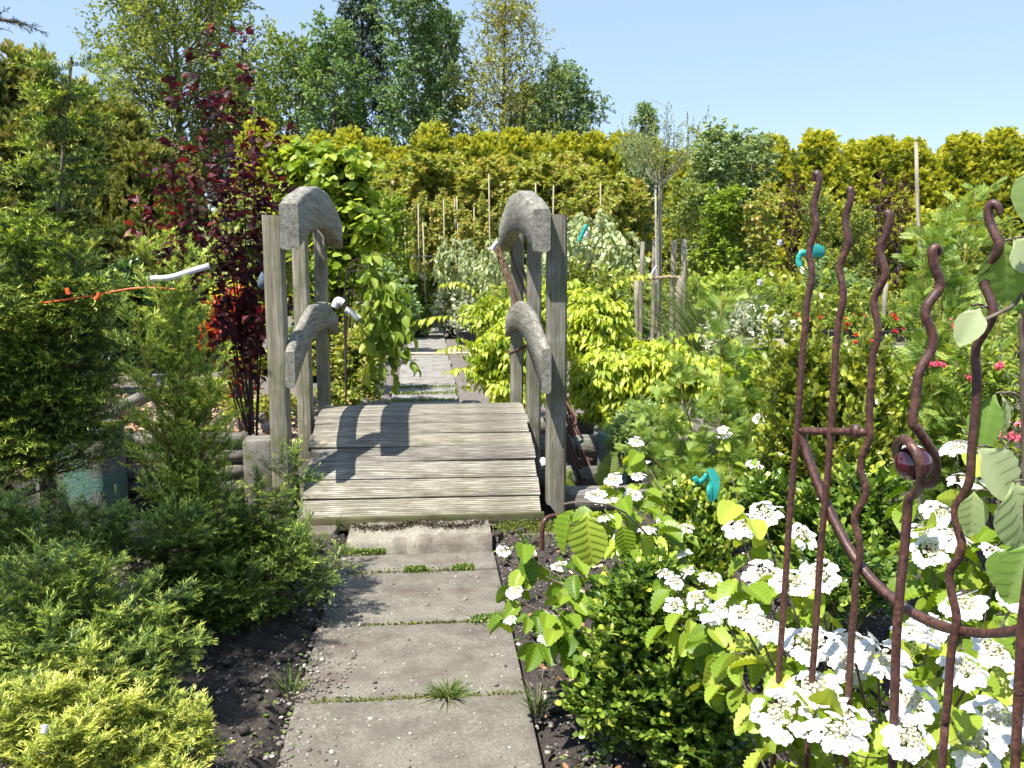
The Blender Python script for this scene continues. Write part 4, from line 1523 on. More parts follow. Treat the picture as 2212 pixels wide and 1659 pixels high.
tree('thin_spruce', 'thin see-through spruce with brown inner twigs and yellow-green tips', gr(1080, 36), H(1078, 0, 36), 4.8, 307, L_BROWNSP, NEEDLE, .055, .14,
     n1=62, n2=8, n3=4, k=11, tr=.2, bark=M_DARKBARK, a1=1.1, ct=.15, up=.35, droop=.1, shape=lambda t: np.clip(1.08 - 1.02 * t, .13, 1), L2=.26, L3=.5, v=(.3, .7, .3))
tree('bushy_tree', 'bushy green tree right of the thin spruce, lowest of the far trees', gr(1215, 36), H(1215, 180, 36), 2.0, 308, L_BLUE, LEAF, .09, .14,
     n1=40, n2=8, n3=7, k=8, tr=.14, a1=.85, ct=.15, up=.2, droop=.1)
tree('bushy_tree', 'small green tree in the gap behind the thin spruce', gr(1135, 39), H(1135, 215, 39), 1.7, 309, L_DECID, LEAF, .09, .14, n1=30, n2=7, n3=6, k=8, tr=.13, a1=.85, ct=.15, up=.2)
tree('feathery_tree', 'small feathery tree with dangling leaves left of the bare round crown', gr(1388, 27), H(1390, 232, 27), .55, 310, L_BLUE, NEEDLE, .05, .17,
     n1=26, n2=5, n3=4, k=9, tr=.05, a1=.6, ct=.35, up=.3, droop=.6, k2=6)
tree('light_green_tree', 'pale green tree low behind the hedge under the spring tree', gr(545, 42), H(545, 190, 42), 3.0, 311, L_DECID, LEAF, .11, .16, n1=34, n2=8, n3=6, k=8, tr=.16, a1=.8, ct=.1, up=.2)

# ------------------------------------------------------------------ nursery stock between path end and hedge
MG = 'maple saplings in the nursery row'
protoM = [tree('maple_sapling', 'x', (0, 0, 0), 4.4, 1.0, 400 + s_, L_MAPLE, MAPLE, .15, .16, n1=26, n2=6, n3=5, k=9, tr=.035, a1=.8, ct=.40, up=.2, droop=.4, L2=.45, k2=4, group=MG, v=(.35, .45, .3), nup=1.1) for s_ in range(3)]
mx = [(770, 385, 24, 'above the left handrail, behind the hanging green branch'), (820, 400, 23, 'leftmost clear one right of the left handrail'), (870, 392, 25, 'behind the leftmost clear one'), (930, 378, 24, 'left of the gap over the path'),
      (985, 385, 25.5, 'above the far end of the path'), (1040, 395, 24, 'left of the right handrail'), (1095, 385, 25, 'right behind the right handrail top'), (1150, 388, 24, 'just above the right front post'),
      (1205, 385, 25, 'second right of the right handrail'), (1255, 400, 24, 'third right of the right handrail'), (1305, 420, 23, 'left of the bare standard tree stem'), (1345, 430, 25, 'close behind the bare standard tree')]
for i, (x, y, d, w_) in enumerate(mx):
    s_ = H(x, y, d) / 4.4
    lab = 'leafy maple sapling on a thin stem, ' + w_
    if i < 3:
        q = protoM[i]
        q.location = gr(x, d)
        q.scale = (s_ * 1.1, s_ * 1.1, s_)
        q['label'] = lab
        q['group'] = MG
    else:
        dup(protoM[i % 3], gr(x, d), i * 2.3, s_ * 1.1, lab, MG, s_)

protoS = {
    'blue': tree('silvery_tree', 'x', (0, 0, 0), 4.6, .85, 420, L_BLUE, LEAF, .05, .08, n1=34, n2=6, n3=5, k=9, tr=.035, bark=M_PALEBARK, a1=.5, ct=.2, up=.3, droop=.4, v=(.3, .5, .4)),
    'green': tree('green_sapling', 'x', (0, 0, 0), 3.8, .85, 421, L_GREEN, OVAL, .06, .09, n1=24, n2=5, n3=5, k=9, tr=.03, a1=.65, ct=.2, up=.3, droop=.4, k2=3, v=(.2, .5, .4), wig=.08),
    'olive': tree('olive_sapling', 'x', (0, 0, 0), 3.8, .8, 431, L_DECID, LEAF, .05, .08, n1=22, n2=5, n3=5, k=8, tr=.03, a1=.6, ct=.2, up=.3, droop=.3, k2=3, v=(.3, .5, .4), wig=.08),
    'yellow': tree('yellow_green_sapling', 'x', (0, 0, 0), 3.8, .7, 432, L_MAPLE, OVAL, .06, .09, n1=20, n2=5, n3=4, k=8, tr=.03, a1=.6, ct=.25, up=.3, droop=.5, k2=3, v=(.3, .5, .4), wig=.08),
    'purple': tree('purple_sapling', 'x', (0, 0, 0), 4.2, .55, 422, L_PLUM, LEAF, .045, .075, n1=18, n2=4, n3=3, k=4, tr=.03, a1=.6, ct=.3, up=.2, droop=.3),
    'silver': tree('weeping_pear', 'x', (0, 0, 0), 2.6, 1.0, 423, L_PEAR, OVAL, .07, .085, n1=16, n2=5, n3=4, k=9, tr=.03, a1=1.0, ct=.55, up=-.5, wig=.09, droop=1.2, v=(.5, .4, .3)),
    'lime': shrub('lime_bush', 'x', (0, 0, 0), [((0, 0, .75), (.75, .75, .8))], 424, L_GREEN, OVAL, .055, .08, 340, 10, .35, v=(.3, .5, .3)),
    'dark': shrub('dark_bush', 'x', (0, 0, 0), [((0, 0, .7), (.7, .7, .75))], 425, L_BIRCH, LEAF, .05, .075, 340, 10, .3),
    'rhodo': shrub('mixed_bush', 'x', (0, 0, 0), [((0, 0, .6), (.65, .65, .62))], 426, L_MAPLE, LEAF, .04, .07, 300, 10, .3),
    'cone': hedgetree('x', (0, 0, 0), 1.6, .42, 427, L_YEW, SPRAY3, .05, .09, 200, 22, name='dwarf_conifer', tl=.25, top=.6, cat='conifer'),
    'vari': shrub('variegated_bush', 'x', (0, 0, 0), [((0, 0, .45), (.5, .5, .48))], 428, L_VARI, LEAF, .035, .06, 260, 9, .2, v=(.2, .7, .3)),
    'grassy': None,
}
g = Plant('ornamental_grass', 'x', 'grass clump', (0, 0, 0), 429)
n = 420
az, th = g.rng.random(n) * 6.28, np.abs(g.rng.normal(0, .33, n))
L = .9 + .5 * g.rng.random(n)
s = np.linspace(0, 1, 5)
d = np.stack([np.cos(az) * np.sin(th), np.sin(az) * np.sin(th), np.cos(th)], -1)
b = np.stack([np.cos(az), np.sin(az), 0 * az], -1) * .08
P = b[:, None] + d[:, None] * (s[None] * L[:, None])[..., None] + np.stack([np.cos(az), np.sin(az), -.6 + 0 * az], -1)[:, None] * (.35 * s[None] ** 2.5 * L[:, None])[..., None]
tubes(g.fo, P, np.tile(np.linspace(.007, .001, 5), (n, 1)), 3, g.rng.random(n))
g.done(L_GRASS, M_BARK)
protoS['grassy'] = g.t

# kind, px, top py, distance, width factor, label
ST = [
    ('blue', 1530, 318, 20, 1.5, 'silvery blue-green tree right of the bare standard, the bigger one'),
    ('blue', 1612, 335, 21, 1.2, 'silvery blue-green tree next to the bigger one, closer to the trellis'),
    ('blue', 1370, 330, 26, .8, 'slim grey-green tree just left of the bare standard crown'),
    ('purple', 1700, 400, 18, .9, 'slim purple-brown leaved sapling behind the first wavy rods'),
    ('purple', 1885, 395, 20, .8, 'purple-leaved sapling in front of the golden hedge between the third and fourth rod'),
    ('purple', 1930, 400, 21, .9, 'dark purple sapling touching the grey pole'),
    ('olive', 1470, 420, 19, 1.0, 'fresh green sapling right of the bare standard stem'),
    ('green', 1560, 440, 18, 1.2, 'fresh green leafy sapling under the silvery trees'),
    ('yellow', 1640, 430, 17.5, 1.0, 'fresh green sapling left of the first wavy rod'),
    ('olive', 1755, 440, 18.5, .9, 'green sapling with hanging leaves between the first two wavy rods'),
    ('yellow', 1240, 440, 21, 1.1, 'green sapling behind the right handrail posts'),
    ('green', 855, 455, 19, .9, 'green sapling with upright stems left of the path end'),
    ('yellow', 1010, 470, 22, 1.0, 'green sapling with thin stem behind the path end'),
    ('olive', 1840, 470, 19, 1.0, 'green sapling behind the third wavy rod'),
    ('green', 2020, 500, 17, 1.0, 'green sapling right of the grey pole'),
    ('olive', 2130, 500, 16, 1.2, 'green sapling behind the tallest rod at the right'),
    ('yellow', 850, 440, 20.5, .8, 'pale green sapling with visible stem left of the path end'),
    ('yellow', 905, 450, 21.5, .7, 'pale green sapling behind the tall grey cane'),
    ('yellow', 960, 440, 22.5, .8, 'pale green sapling above the middle of the path end'),
    ('yellow', 1050, 450, 21.5, .8, 'pale green sapling left of the rusty rod tips'),
    ('yellow', 1100, 440, 22, .8, 'pale green sapling seen under the right handrail'),
    ('yellow', 1310, 440, 20, .8, 'pale green sapling left of the bare standard stem'),
    ('silver', 1270, 468, 17, 1.15, 'weeping silver-leaved tree with arching shoots right of the right railing'),
    ('silver', 1215, 480, 19, 1.0, 'weeping silver-leaved tree just behind the right front post'),
    ('silver', 1080, 520, 18, .9, 'weeping silver-leaved tree left of the rusty rod tips'),
    ('silver', 985, 520, 20, .8, 'weeping silver-leaved tree over the end of the path'),
    ('lime', 1510, 575, 16, .8, 'fresh green bush right of the stake group'),
    ('lime', 1600, 560, 14.5, 1.1, 'fresh green bush in front of the silvery trees'),
    ('lime', 1690, 590, 14, 1.0, 'bright green bush behind the teal ribbon'),
    ('lime', 1570, 610, 13, .9, 'green bush behind the ornamental grass'),
    ('rhodo', 1300, 545, 15, 1.0, 'low brownish green bush left of the stake group'),
    ('rhodo', 1370, 560, 16, 1.0, 'olive green bush among the stakes'),
    ('rhodo', 1840, 590, 13.5, 1.2, 'yellow-green bush behind the potted red flowers'),
    ('rhodo', 1950, 600, 13, 1.1, 'yellow-green bush at the right of the potted flowers'),
    ('rhodo', 2080, 620, 12, 1.2, 'yellow-green bush behind the pink flowers'),
    ('rhodo', 760, 590, 14, 1.0, 'reddish green bush behind the left handrail posts'),
    ('rhodo', 1140, 560, 15, 1.0, 'olive bush seen between the right railing posts'),
    ('dark', 1780, 560, 15, 1.1, 'darker green bush behind the second wavy rod'),
    ('dark', 1340, 630, 14.5, .9, 'small dark green bush at the foot of the bare standard'),
    ('dark', 1462, 660, 13.6, .6, 'small dark green bush at the stake foot'),
    ('dark', 820, 560, 16, 1.1, 'dark green bush left of the path, behind the hanging branch'),
    ('dark', 870, 600, 20, .8, 'dark green bush at the left of the path end'),
    ('dark', 1030, 580, 22, 1.1, 'dark green bush at the right of the path end'),
    ('dark', 2180, 560, 14, 1.2, 'dark green bush behind the big grey leaves'),
    ('cone', 893, 590, 20, 1.0, 'dark green pointed dwarf conifer in a pot at the left side of the path end'),
    ('cone', 935, 592, 23.6, 1.0, 'dark feathery dwarf conifer right at the path end'),
    ('cone', 700, 560, 12, 1.2, 'dwarf conifer behind the left railing'),
    ('vari', 985, 612, 20, 1.1, 'cream variegated bush at the right side of the path end'),
    ('vari', 1020, 640, 18.5, .9, 'white-flowered variegated bush right of the path before its end'),
    ('vari', 1610, 640, 10.5, 1.1, 'dark shrub with many small whitish leaves left of the round-leaved bush'),
    ('grassy', 1545, 570, 11.5, .8, 'ornamental grass clump with tall pale green blades in a black pot'),
    ('grassy', 1835, 610, 13, .9, 'ornamental grass clump behind the potted red flowers'),
    ('vari', 1500, 600, 17, 1.2, 'bush with white blossom behind the two grey stakes'),
]
seen = set()
hp = dict(olive=3.8, yellow=3.8, blue=4.6, green=3.8, purple=4.2, silver=2.6, lime=1.5, dark=1.4, rhodo=1.2, cone=1.6, vari=.93, grassy=1.15)
cats = dict(olive='tree', yellow='tree', blue='tree', green='tree', purple='tree', silver='tree', lime='shrub', dark='shrub', rhodo='shrub', cone='conifer', vari='shrub', grassy='grass clump')
for i, (kd, x, y, d, wf, lab) in enumerate(ST):
    q = protoS[kd]
    h = max(.4, H(x, y, d))
    s_ = h / hp[kd]
    if kd in ('lime', 'dark', 'rhodo', 'vari', 'cone'):
        wd = wf * max(s_, .9)
    else:
        wd = wf * max(.75, min(1.4, s_))
    if kd in seen:
        q = dup(q, gr(x, d), i * 1.9, wd, lab, None, s_)
    else:
        q.location = gr(x, d)
        q.rotation_euler = (0, 0, i * 1.1)
        q.scale = (wd, wd, s_)
        q['label'] = lab
        seen.add(kd)
    q['category'] = cats[kd]

# canes and stakes of the nursery rows
CG = 'canes standing in the nursery rows'
cn = Acc()
tubes(cn, np.array([(0, 0, -.1), (0.003, 0, .5), (-.002, .004, 1.0)]), np.full(3, .011), 6, .5, True)
c0 = None
cx = [(843, 452, 545, 19, 'leftmost, pale yellow'), (870, 452, 560, 19.5, 'right of the leftmost pale one'), (876, 470, 550, 20, 'in the pair above the path'), (905, 440, 700, 21, 'tall grey one left of the path end'),
      (921, 480, 560, 21, 'short one above the path'), (962, 430, 540, 22, 'above the path, left of two'), (996, 425, 520, 22, 'tallest above the path'), (986, 430, 520, 22.5, 'between two taller ones'),
      (1026, 445, 545, 22, 'left of the weeping silver leaves'), (1060, 375, 500, 21, 'rising to the maple crowns'), (1117, 560, 640, 18, 'thin one behind the rusty rods'), (1190, 400, 470, 21, 'right of the right post top'),
      (1160, 395, 470, 20, 'behind the right handrail'), (952, 600, 690, 22.5, 'low dark one at the path end'), (1296, 395, 600, 21, 'left of the bare standard'), (818, 470, 700, 17, 'thin grey one behind the hanging branch')]
for i, (x, y0, y1, d, w_) in enumerate(cx):
    z1 = H(x, y0, d)
    b = gr(x, d)
    lab = 'thin straight cane among the saplings, ' + w_
    if c0 is None:
        c0 = cn.build('cane', M_CANE)
        tag(c0, lab, 'cane', CG)
        o = c0
    else:
        o = c0.copy()
        COL.objects.link(o)
        o['label'] = lab
    o.location = b
    o.scale = (1.7, 1.7, z1)
    o.rotation_euler = (R.normal(0, .008), R.normal(0, .01), 0)

SG = 'round tree stakes'
sk0 = None
for (x, y0, d, tk, lab) in [(1470, 516, 12.9, .042, 'round grey tree stake, right one of the tall pair'), (1449, 518, 13.2, .040, 'round grey tree stake, left one of the tall pair'),
                            (1464, 596, 12.3, .05, 'thick short tree stake tied with the rope'), (1409, 517, 13.3, .038, 'dark tree stake behind the bare standard stem'), (1383, 522, 13.6, .034, 'thin grey stake left of the bare standard stem'),
                            (1372, 602, 12.3, .034, 'short stake at the left rope end'), (796, 520, 19, .06, 'grey fence stake left of the hanging branch'), (810, 525, 20, .05, 'second grey fence stake, thinner, left of the hanging branch'),
                            (1903, 610, 12, .03, 'short grey stake behind the third wavy rod')]:
    a = Acc()
    b = gr(x, d)
    top = H(x, y0, d)
    P = line(b - UP * .1, b + UP * top, 6, 0, .006, R)
    tubes(a, P, np.full(6, tk), 12, .5, True)
    o = a.build('tree_stake', M_STAKE, smooth=False)
    tag(o, lab, 'stake', SG)

# ------------------------------------------------------------------ bare-branched standard tree
g = Plant('bare_standard_tree', 'slender standard tree with nearly bare round twiggy crown, tied to stakes', 'tree', gr(1422, 12.6), 431)
top = at(1428, 395, 12.6)
P = stemline(g.base, top, 10, g.rng, .006)[None]
RR = np.linspace(.036, .03, 10)[None]
tubes(g.st, P, RR, 10)
B, BR, _ = kids(g.rng, P, RR, 17, .96, 1.0, .66, .75, 7, .25, .38, None, wig=.03)
d_ = nz(B[:, -1] - B[:, 0])
tubes(g.st, B, BR * .8, 5)
C, CR, _ = kids(g.rng, B, BR * .8, 5, .2, 1, .32, .5, 6, .2, .5, None, wig=.06)
tubes(g.st, C, np.maximum(CR * .6, .0022), 4)
D, DR, _ = kids(g.rng, C, CR, 4, .2, 1, .15, .6, 4, .1, .5, None, wig=.09)
tubes(g.st, D, np.full(DR.shape, .0016), 3)
leaves(g.fo, g.rng, D, LEAF, 8, .018, .030, .2, 1, .8, 'spiral', (.4, .4, .3))
g.done(L_DECID, plain('greenish_grey_bark', (0.26, 0.24, 0.17), .8, .2, .3, 40), 'crown', 'trunk')
a = Acc()
P = line(at(1416, 400, 12.5), at(1419, 690, 12.5), 5)
tubes(a, P, np.full(5, .015), 8, .5, True)
tag(a.build('bamboo_pole', M_PALEBARK), 'pale thin pole tied along the bare standard stem', 'pole')
a = Acc()
P = smoothline([at(1366, 598, 12.3), at(1390, 602, 12.3), at(1420, 600, 12.45), at(1450, 598, 12.3), at(1472, 601, 12.3), at(1474, 607, 12.4)], 60)
P += np.stack([0 * P[:, 0], np.sin(np.arange(60) * 1.3) * .008, np.cos(np.arange(60) * 1.3) * .008], -1)
tubes(a, P, np.full(60, .022), 7, .5, True)
tag(a.build('rope', M_ROPE), 'thick frayed rope tying the bare standard to its stakes', 'rope')


def strip(name, label, pts, wd, m, cat, nrm=(0, -1, 0), th=0.0):
    P = smoothline(pts, 24)
    T_ = nz(np.gradient(P, axis=0))
    sd = nz(np.cross(T_, np.array(nrm, float)))
    a = Acc()
    wv = wd / 2 * (np.ones(24) if np.isscalar(wd) else 1)
    k = np.array(nrm, float) * .0012
    V = np.concatenate([P - sd * wd / 2 - k, P + sd * wd / 2 - k, P + sd * wd / 2 + k, P - sd * wd / 2 + k])
    F = []
    for i in range(23):
        for q in range(4):
            F.append((q * 24 + i, q * 24 + i + 1, ((q + 1) % 4) * 24 + i + 1, ((q + 1) % 4) * 24 + i))
    F += [(0, 24, 48, 72), (23, 95, 71, 47)]
    a.add(V, F, R.random(len(V)))
    return tag(a.build(name, m), label, cat)


strip('plant_label', 'white strip label hanging on the bare standard stem', [at(1404, 602, 12.4), at(1410, 588, 12.4), at(1419, 574, 12.4)], .035, M_WHITE, 'label')
# ------------------------------------------------------------------ plants behind and left of the bridge
def stemmed(name, label, base, tips, seed, leaf, Tm, w_, l_, n1=16, L1=.35, n2=4, L2=.15, k=7, r0=.012, bark=M_BARK, up0=.4, a1=.7, up=.25, v=(.1, .5, .3), mode='spiral',
            droop=.3, t0=.25, cat='shrub', ang=.9, prof=None, nup=.8, own=0, sides=7, group=None, wig=.01, sag=0.0, tubew=1.0):
    g = Plant(name, label, cat, base, seed, group)
    rng = g.rng
    for q in tips:
        P = stemline(g.base + rng.normal(0, .02, 3) * (1, 1, 0), q, 10, rng, wig, sag, up0)[None]
        RR = np.linspace(r0, r0 * .3, 10)[None]
        tubes(g.st, P, RR, sides)
        B, BR, _ = kids(rng, P, RR, n1, t0, 1, L1, a1, 5, up, .45, prof, wig=.04)
        tubes(g.st, B, BR * tubew, 4)
        vp = rng.normal(0, .08, len(B))
        if n2:
            C, CR, _ = kids(rng, B, BR, n2, .2, 1, L2, .7, 4, .05, .5, None, wig=.05)
            tubes(g.st, C, CR * tubew, 3)
            leaves(g.fo, rng, C, Tm, k, w_, l_, .15, 1, ang, mode, v, droop, nup, np.repeat(vp, n2))
        leaves(g.fo, rng, B, Tm, k, w_, l_, .25, 1, ang, mode, v, droop, nup, vp)
        if own:
            leaves(g.fo, rng, P, Tm, own, w_, l_, t0, 1, ang, mode, v, droop, nup)
    return g.done(leaf, bark)


b = gr(552, 6.7)
stemmed('purple_leaf_tree', 'tall multi-stemmed shrub tree with dark purple leaves beside the left railing', b,
        T((432, 70, 6.4), (525, 85, 6.6), (395, 180, 6.3), (480, 200, 6.6), (560, 260, 6.5), (370, 320, 6.4), (600, 340, 6.6), (520, 330, 6.3), (450, 360, 6.2), (560, 450, 6.5)),
        501, L_PLUM, LEAF, .042, .074, n1=12, L1=.24, n2=2, L2=.13, k=5, r0=.010, bark=M_DARKBARK, up0=.15, a1=.6, up=.3, v=(.15, .55, .4), droop=.55, t0=.42, cat='tree',
        prof=lambda t: .55 + .8 * np.sin(np.clip(t, 0, 1) * 2.9))
stemmed('purple_leaf_tree', 'low arching side shoots of dark red leaves left of the purple tree', gr(545, 6.5),
        T((345, 395, 6.2), (305, 470, 6.1), (360, 480, 6.1)), 502, L_PLUM, LEAF, .055, .09, n1=11, L1=.16, n2=0, k=6, r0=.007, bark=M_DARKBARK, up0=.25, a1=.6, v=(.3, .5, .4), droop=.5, t0=.72, cat='shrub')
bb = lambda x, y, d, rx, rz, ry=None: (at(x, y, d), (rx, ry or rx, rz))
shrub('big_leaf_shrub', 'tall shrub with fresh oval leaves behind the left handrail', gr(740, 8.8),
      [bb(700, 350, 8.8, .46, .33), bb(620, 350, 8.9, .3, .3), bb(770, 350, 8.8, .25, .25), bb(660, 330, 8.9, .3, .25), bb(755, 450, 8.8, .36, .42), bb(640, 440, 9.0, .3, .5), bb(725, 560, 8.9, .3, .45), bb(800, 480, 8.6, .22, .3)], 503, L_GREEN, OVAL, .075, .11, 560, 8, .35,
      v=(.25, .55, .3), droop=.6, ang=1.0, nst=14, r0=.014, bark=M_DARKBARK, mode='flat')
g = Plant('hanging_branch', 'drooping branch of ribbed oval leaves hanging right of the left railing', 'branch', gr(745, 7.7), 504)
P = np.stack([smoothline([at(748, 900 - 40 * i, 7.8), at(745, 620, 7.8), at(770, 560 + 12 * i, 7.7), at(812, 590 + 10 * i, 7.6), at(838 + 6 * i, 650, 7.6), at(850 + 8 * i - 14, 730 - 20 * i, 7.6)], 16) for i in range(3)] +
             [smoothline([at(748, 800, 7.8), at(750, 640, 7.8), at(770, 640, 7.7), at(800, 680, 7.6), at(820, 720, 7.6), at(862, 775, 7.6)], 16)])
tubes(g.st, P, np.tile(np.linspace(.008, .002, 16), (4, 1)), 5)
Q, QR, _ = kids(g.rng, P, np.full((4, 16), .003), 8, .42, 1, .26, .7, 5, -.5, .5)
tubes(g.st, Q, QR, 4)
leaves(g.fo, g.rng, Q, PLEAT, 7, .075, .115, .1, 1, 1.0, 'flat', (.2, .5, .35), .6)
leaves(g.fo, g.rng, P, PLEAT, 12, .075, .115, .5, 1, 1.0, 'flat', (.2, .5, .35), .7)
g.done(L_GREEN, M_DARKBARK)
shrub('pale_leaf_shrub', 'pale green weeping shrub behind the purple tree stems', gr(500, 9.2), [bb(520, 500, 9.2, .45, .55), bb(590, 560, 9.2, .3, .5), bb(450, 560, 9.0, .25, .3)], 505, L_DECID, OVAL, .045, .065, 330, 10, .35, v=(.35, .5, .3), droop=1.0)
shrub('red_yellow_shrub', 'shrub with bright red and yellow young leaves behind the purple tree', gr(520, 8.0), [bb(500, 660, 8.0, .26, .22), bb(550, 700, 8.0, .22, .24), bb(460, 720, 7.9, .18, .16)], 506, L_REDLEAF, LEAF, .045, .075, 190, 9, .2, v=(.15, .3, .5), cat='shrub')
shrub('yellow_shrub', 'yellow-leaved bush above the red one behind the purple tree', gr(520, 8.6), [bb(500, 640, 8.6, .28, .2), bb(560, 620, 8.6, .25, .22), bb(540, 780, 8.5, .35, .2)], 507, L_LIME, LEAF, .04, .06, 220, 9, .2, v=(.5, .4, .3))
shrub('small_gold_shrub', 'low bush of tiny gold-green leaves at the foot of the purple tree', gr(440, 7.4), [bb(440, 850, 7.4, .32, .16), bb(600, 870, 7.5, .22, .16), bb(520, 880, 7.2, .25, .1)], 508, L_HOLLY, OVAL, .018, .026, 420, 12, .14, v=(.4, .5, .3), droop=0)
shrub('mixed_leaf_shrub', 'dense bush with green, yellow and reddish small leaves behind the left railing', gr(760, 8.4), [bb(770, 770, 8.4, .35, .38), bb(715, 760, 8.5, .25, .42), bb(800, 820, 8.1, .12, .2), bb(740, 850, 8.2, .3, .15)], 509, L_MAPLE, LEAF, .034, .05, 520, 10, .2, v=(.1, .6, .4), droop=.2)
shrub('fine_leaf_shrub', 'loose olive bush with fine twiggy leaves left of the hanging branch', gr(770, 10.5), [bb(760, 540, 10.5, .4, .3), bb(800, 610, 10.4, .3, .3), bb(720, 600, 10.6, .35, .4), bb(780, 680, 10.4, .35, .3)], 510, L_HOLLY, OVAL, .028, .04, 430, 10, .3, v=(.2, .5, .4), droop=.1)
for i, (x, y, rx, rz, lab) in enumerate([(170, 690, .42, .62, 'dark glossy narrow-leaved laurel in a grey pot, left of three'), (265, 670, .42, .68, 'dark glossy narrow-leaved laurel in a grey pot, middle of three'), (375, 690, .42, .62, 'dark glossy narrow-leaved laurel in a pot, right of three')]):
    shrub('laurel_bush', lab, gr(x, 10.4, .30), [bb(x, y, 10.4, rx, rz)], 511 + i, L_LAUREL, LEAF, .034, .105, 460, 11, .35, v=(.1, .75, .2), droop=.1, up=.8, ang=.8)


def pot(x, d, r, h, label, m=M_POT, z0=0.0, px=None, square=False, name='plant_pot', cat='pot'):
    c = gr(x, d, z0) if px is None else px
    t = thing(name, label, cat, c)
    n = 4 if square else 24
    a = Acc()
    prof_ = [(r * .78, 0), (r * .96, h * .86), (r * .97, h * .87), (r * 1.06, h * .88), (r * 1.07, h), (r * .99, h), (r * .97, h * .9), (r * .9, h * .88)]
    th = np.arange(n) * 2 * PI / n + (PI / 4 if square else 0)
    V = [(c[0] + q * math.cos(e), c[1] + q * math.sin(e), c[2] + z) for q, z in prof_ for e in th]
    F = [(n * j + q, n * j + (q + 1) % n, n * j + n + (q + 1) % n, n * j + n + q) for j in range(len(prof_) - 1) for q in range(n)]
    a.add(V, F)
    a.build('shell', m, t, smooth=False)
    a = Acc()
    V = [(c[0] + r * .95 * math.cos(e), c[1] + r * .95 * math.sin(e), c[2] + h * .88) for e in th] + [(c[0], c[1], c[2] + h * .9)]
    a.add(V, [(q, (q + 1) % n, n) for q in range(n)])
    a.build('compost', M_SOIL, t)
    return t


pot(170, 10.4, .14, .30, 'dark grey round pot under the left laurel')
pot(212, 10.3, .15, .31, 'lighter grey round pot under the middle laurel')
pot(352, 10.3, .14, .30, 'grey pot half hidden behind the yew leaders')
for x, d, r, lab in [(893, 20, .2, 'black pot left of the path end'), (938, 23.4, .2, 'black pot at the very end of the path'), (985, 20, .22, 'black pot right of the path end'), (1010, 18, .25, 'black pot by the white-flowered bush near the path'),
                     (1505, 14.6, .16, 'dark green pot behind the stakes')]:
    pot(x, d, r, .3, lab, M_GREENPOT if 'green' in lab else M_BLACKPOT)
pot(1548, 11.5, .3, .16, 'low black square tub under the ornamental grass', M_BLACKPOT, square=True)
# dark red creeping plants in the bark mulch
for i, (x, y, d, lab) in enumerate([(110, 850, 8.8, 'low dark red leafy plant in the mulch by the grey pots'), (230, 870, 8.2, 'low dark red twiggy plant right of the stump'), (60, 830, 8.4, 'low dark red plant at the left under the conifer')]):
    shrub('dark_red_plant', lab, gr(x, d), [(gr(x, d, .12), (.42, .3, .13))], 520 + i, L_PLUM, OVAL, .03, .04, 120, 6, .2, v=(.2, .3, .4), cat='plant', bark=M_DARKBARK)
# on the stump
c = gr(150, 5.72, .475)
g = Plant('stonecrop', 'silvery stonecrop with yellow flower heads growing on the green stump', 'plant', c, 525)
n = 150
tp = c + np.stack([g.rng.normal(-.02, .085, n), g.rng.normal(0, .06, n), .03 + .14 * g.rng.random(n)], -1)
s0 = c + (tp - c) * (.5, .5, 0)
P = np.stack([s0, (s0 + tp) / 2 + .01, tp], 1)
tubes(g.st, P, np.full((n, 3), .002), 3)
leaves(g.fo, g.rng, P, LEAF, 12, .010, .028, .0, .9, .9, 'spiral', (.1, .2, .2), 0)
tpf = tp[tp[:, 2] > c[2] + .11]
for z in range(14):
    scatter(g.fo, OVAL, tpf + g.rng.normal(0, .009, tpf.shape), nz(g.rng.normal(0, 1, tpf.shape)), nz(UP + g.rng.normal(0, .3, tpf.shape)), .009, .009, 1)
g.done(L_SILVER, M_GREENSTEM)


def mosspad(label, pts, n, hgt=.012, leaf=L_MOSS, name='moss', size=.009, kind='stuff', spread=.02, seed=1):
    rng = np.random.default_rng(seed)
    P = smoothline(pts, 60)
    i = rng.integers(0, 60, n)
    pos = P[i] + rng.normal(0, 1, (n, 3)) * np.array((spread, spread, 0)) + UP * (rng.random(n)[:, None] * hgt)
    a = Acc()
    scatter(a, OVAL, pos, nz(rng.normal(0, .8, (n, 3)) + UP * .6), nz(rng.normal(0, 1, (n, 3)) + UP), size, size * 1.2, rng.random(n))
    o = a.build(name, leaf)
    o['label'] = label
    o['kind'] = kind
    return o


mosspad('moss carpet on top of the big green stump', [gr(165, 5.70, .478), gr(205, 5.66, .478), gr(245, 5.70, .478)], 4200, .012, spread=.035, seed=2)
yj = lambda x, y, z=.012: (x, y, z)
mosspad('moss in the first slab joint', [yj(PX0 + .05, 4.14), yj(-.2, 4.16), yj(.0, 4.16), yj(.2, 4.17)], 200, .006, seed=3)
mosspad('bright weeds in the joint below the step', [yj(-.13, 4.165), yj(-.05, 4.165)], 420, .018, L_GRASS, 'weeds', .010, seed=4, spread=.012)
mosspad('bright weeds at the right of the first joint', [yj(.11, 4.17), yj(.19, 4.17)], 420, .018, L_GRASS, 'weeds', .010, seed=5, spread=.012)
mosspad('weeds along the foot of the step', [yj(-.47, 4.45), yj(-.36, 4.46), yj(-.27, 4.46)], 600, .02, L_GRASS, 'weeds', .010, seed=6, spread=.010)
mosspad('moss in the second slab joint', [yj(-.3, 3.505), yj(0, 3.505), yj(.3, 3.50)], 260, .004, seed=7, spread=.006)
mosspad('weeds at the right end of the second joint', [yj(.18, 3.50), yj(.31, 3.52)], 700, .02, L_GRASS, 'weeds', .010, seed=8, spread=.018)
mosspad('moss in the third slab joint', [yj(-.42, 2.865), yj(-.2, 2.86), yj(.0, 2.86), yj(.32, 2.86)], 700, .005, seed=9, spread=.009, size=.006)
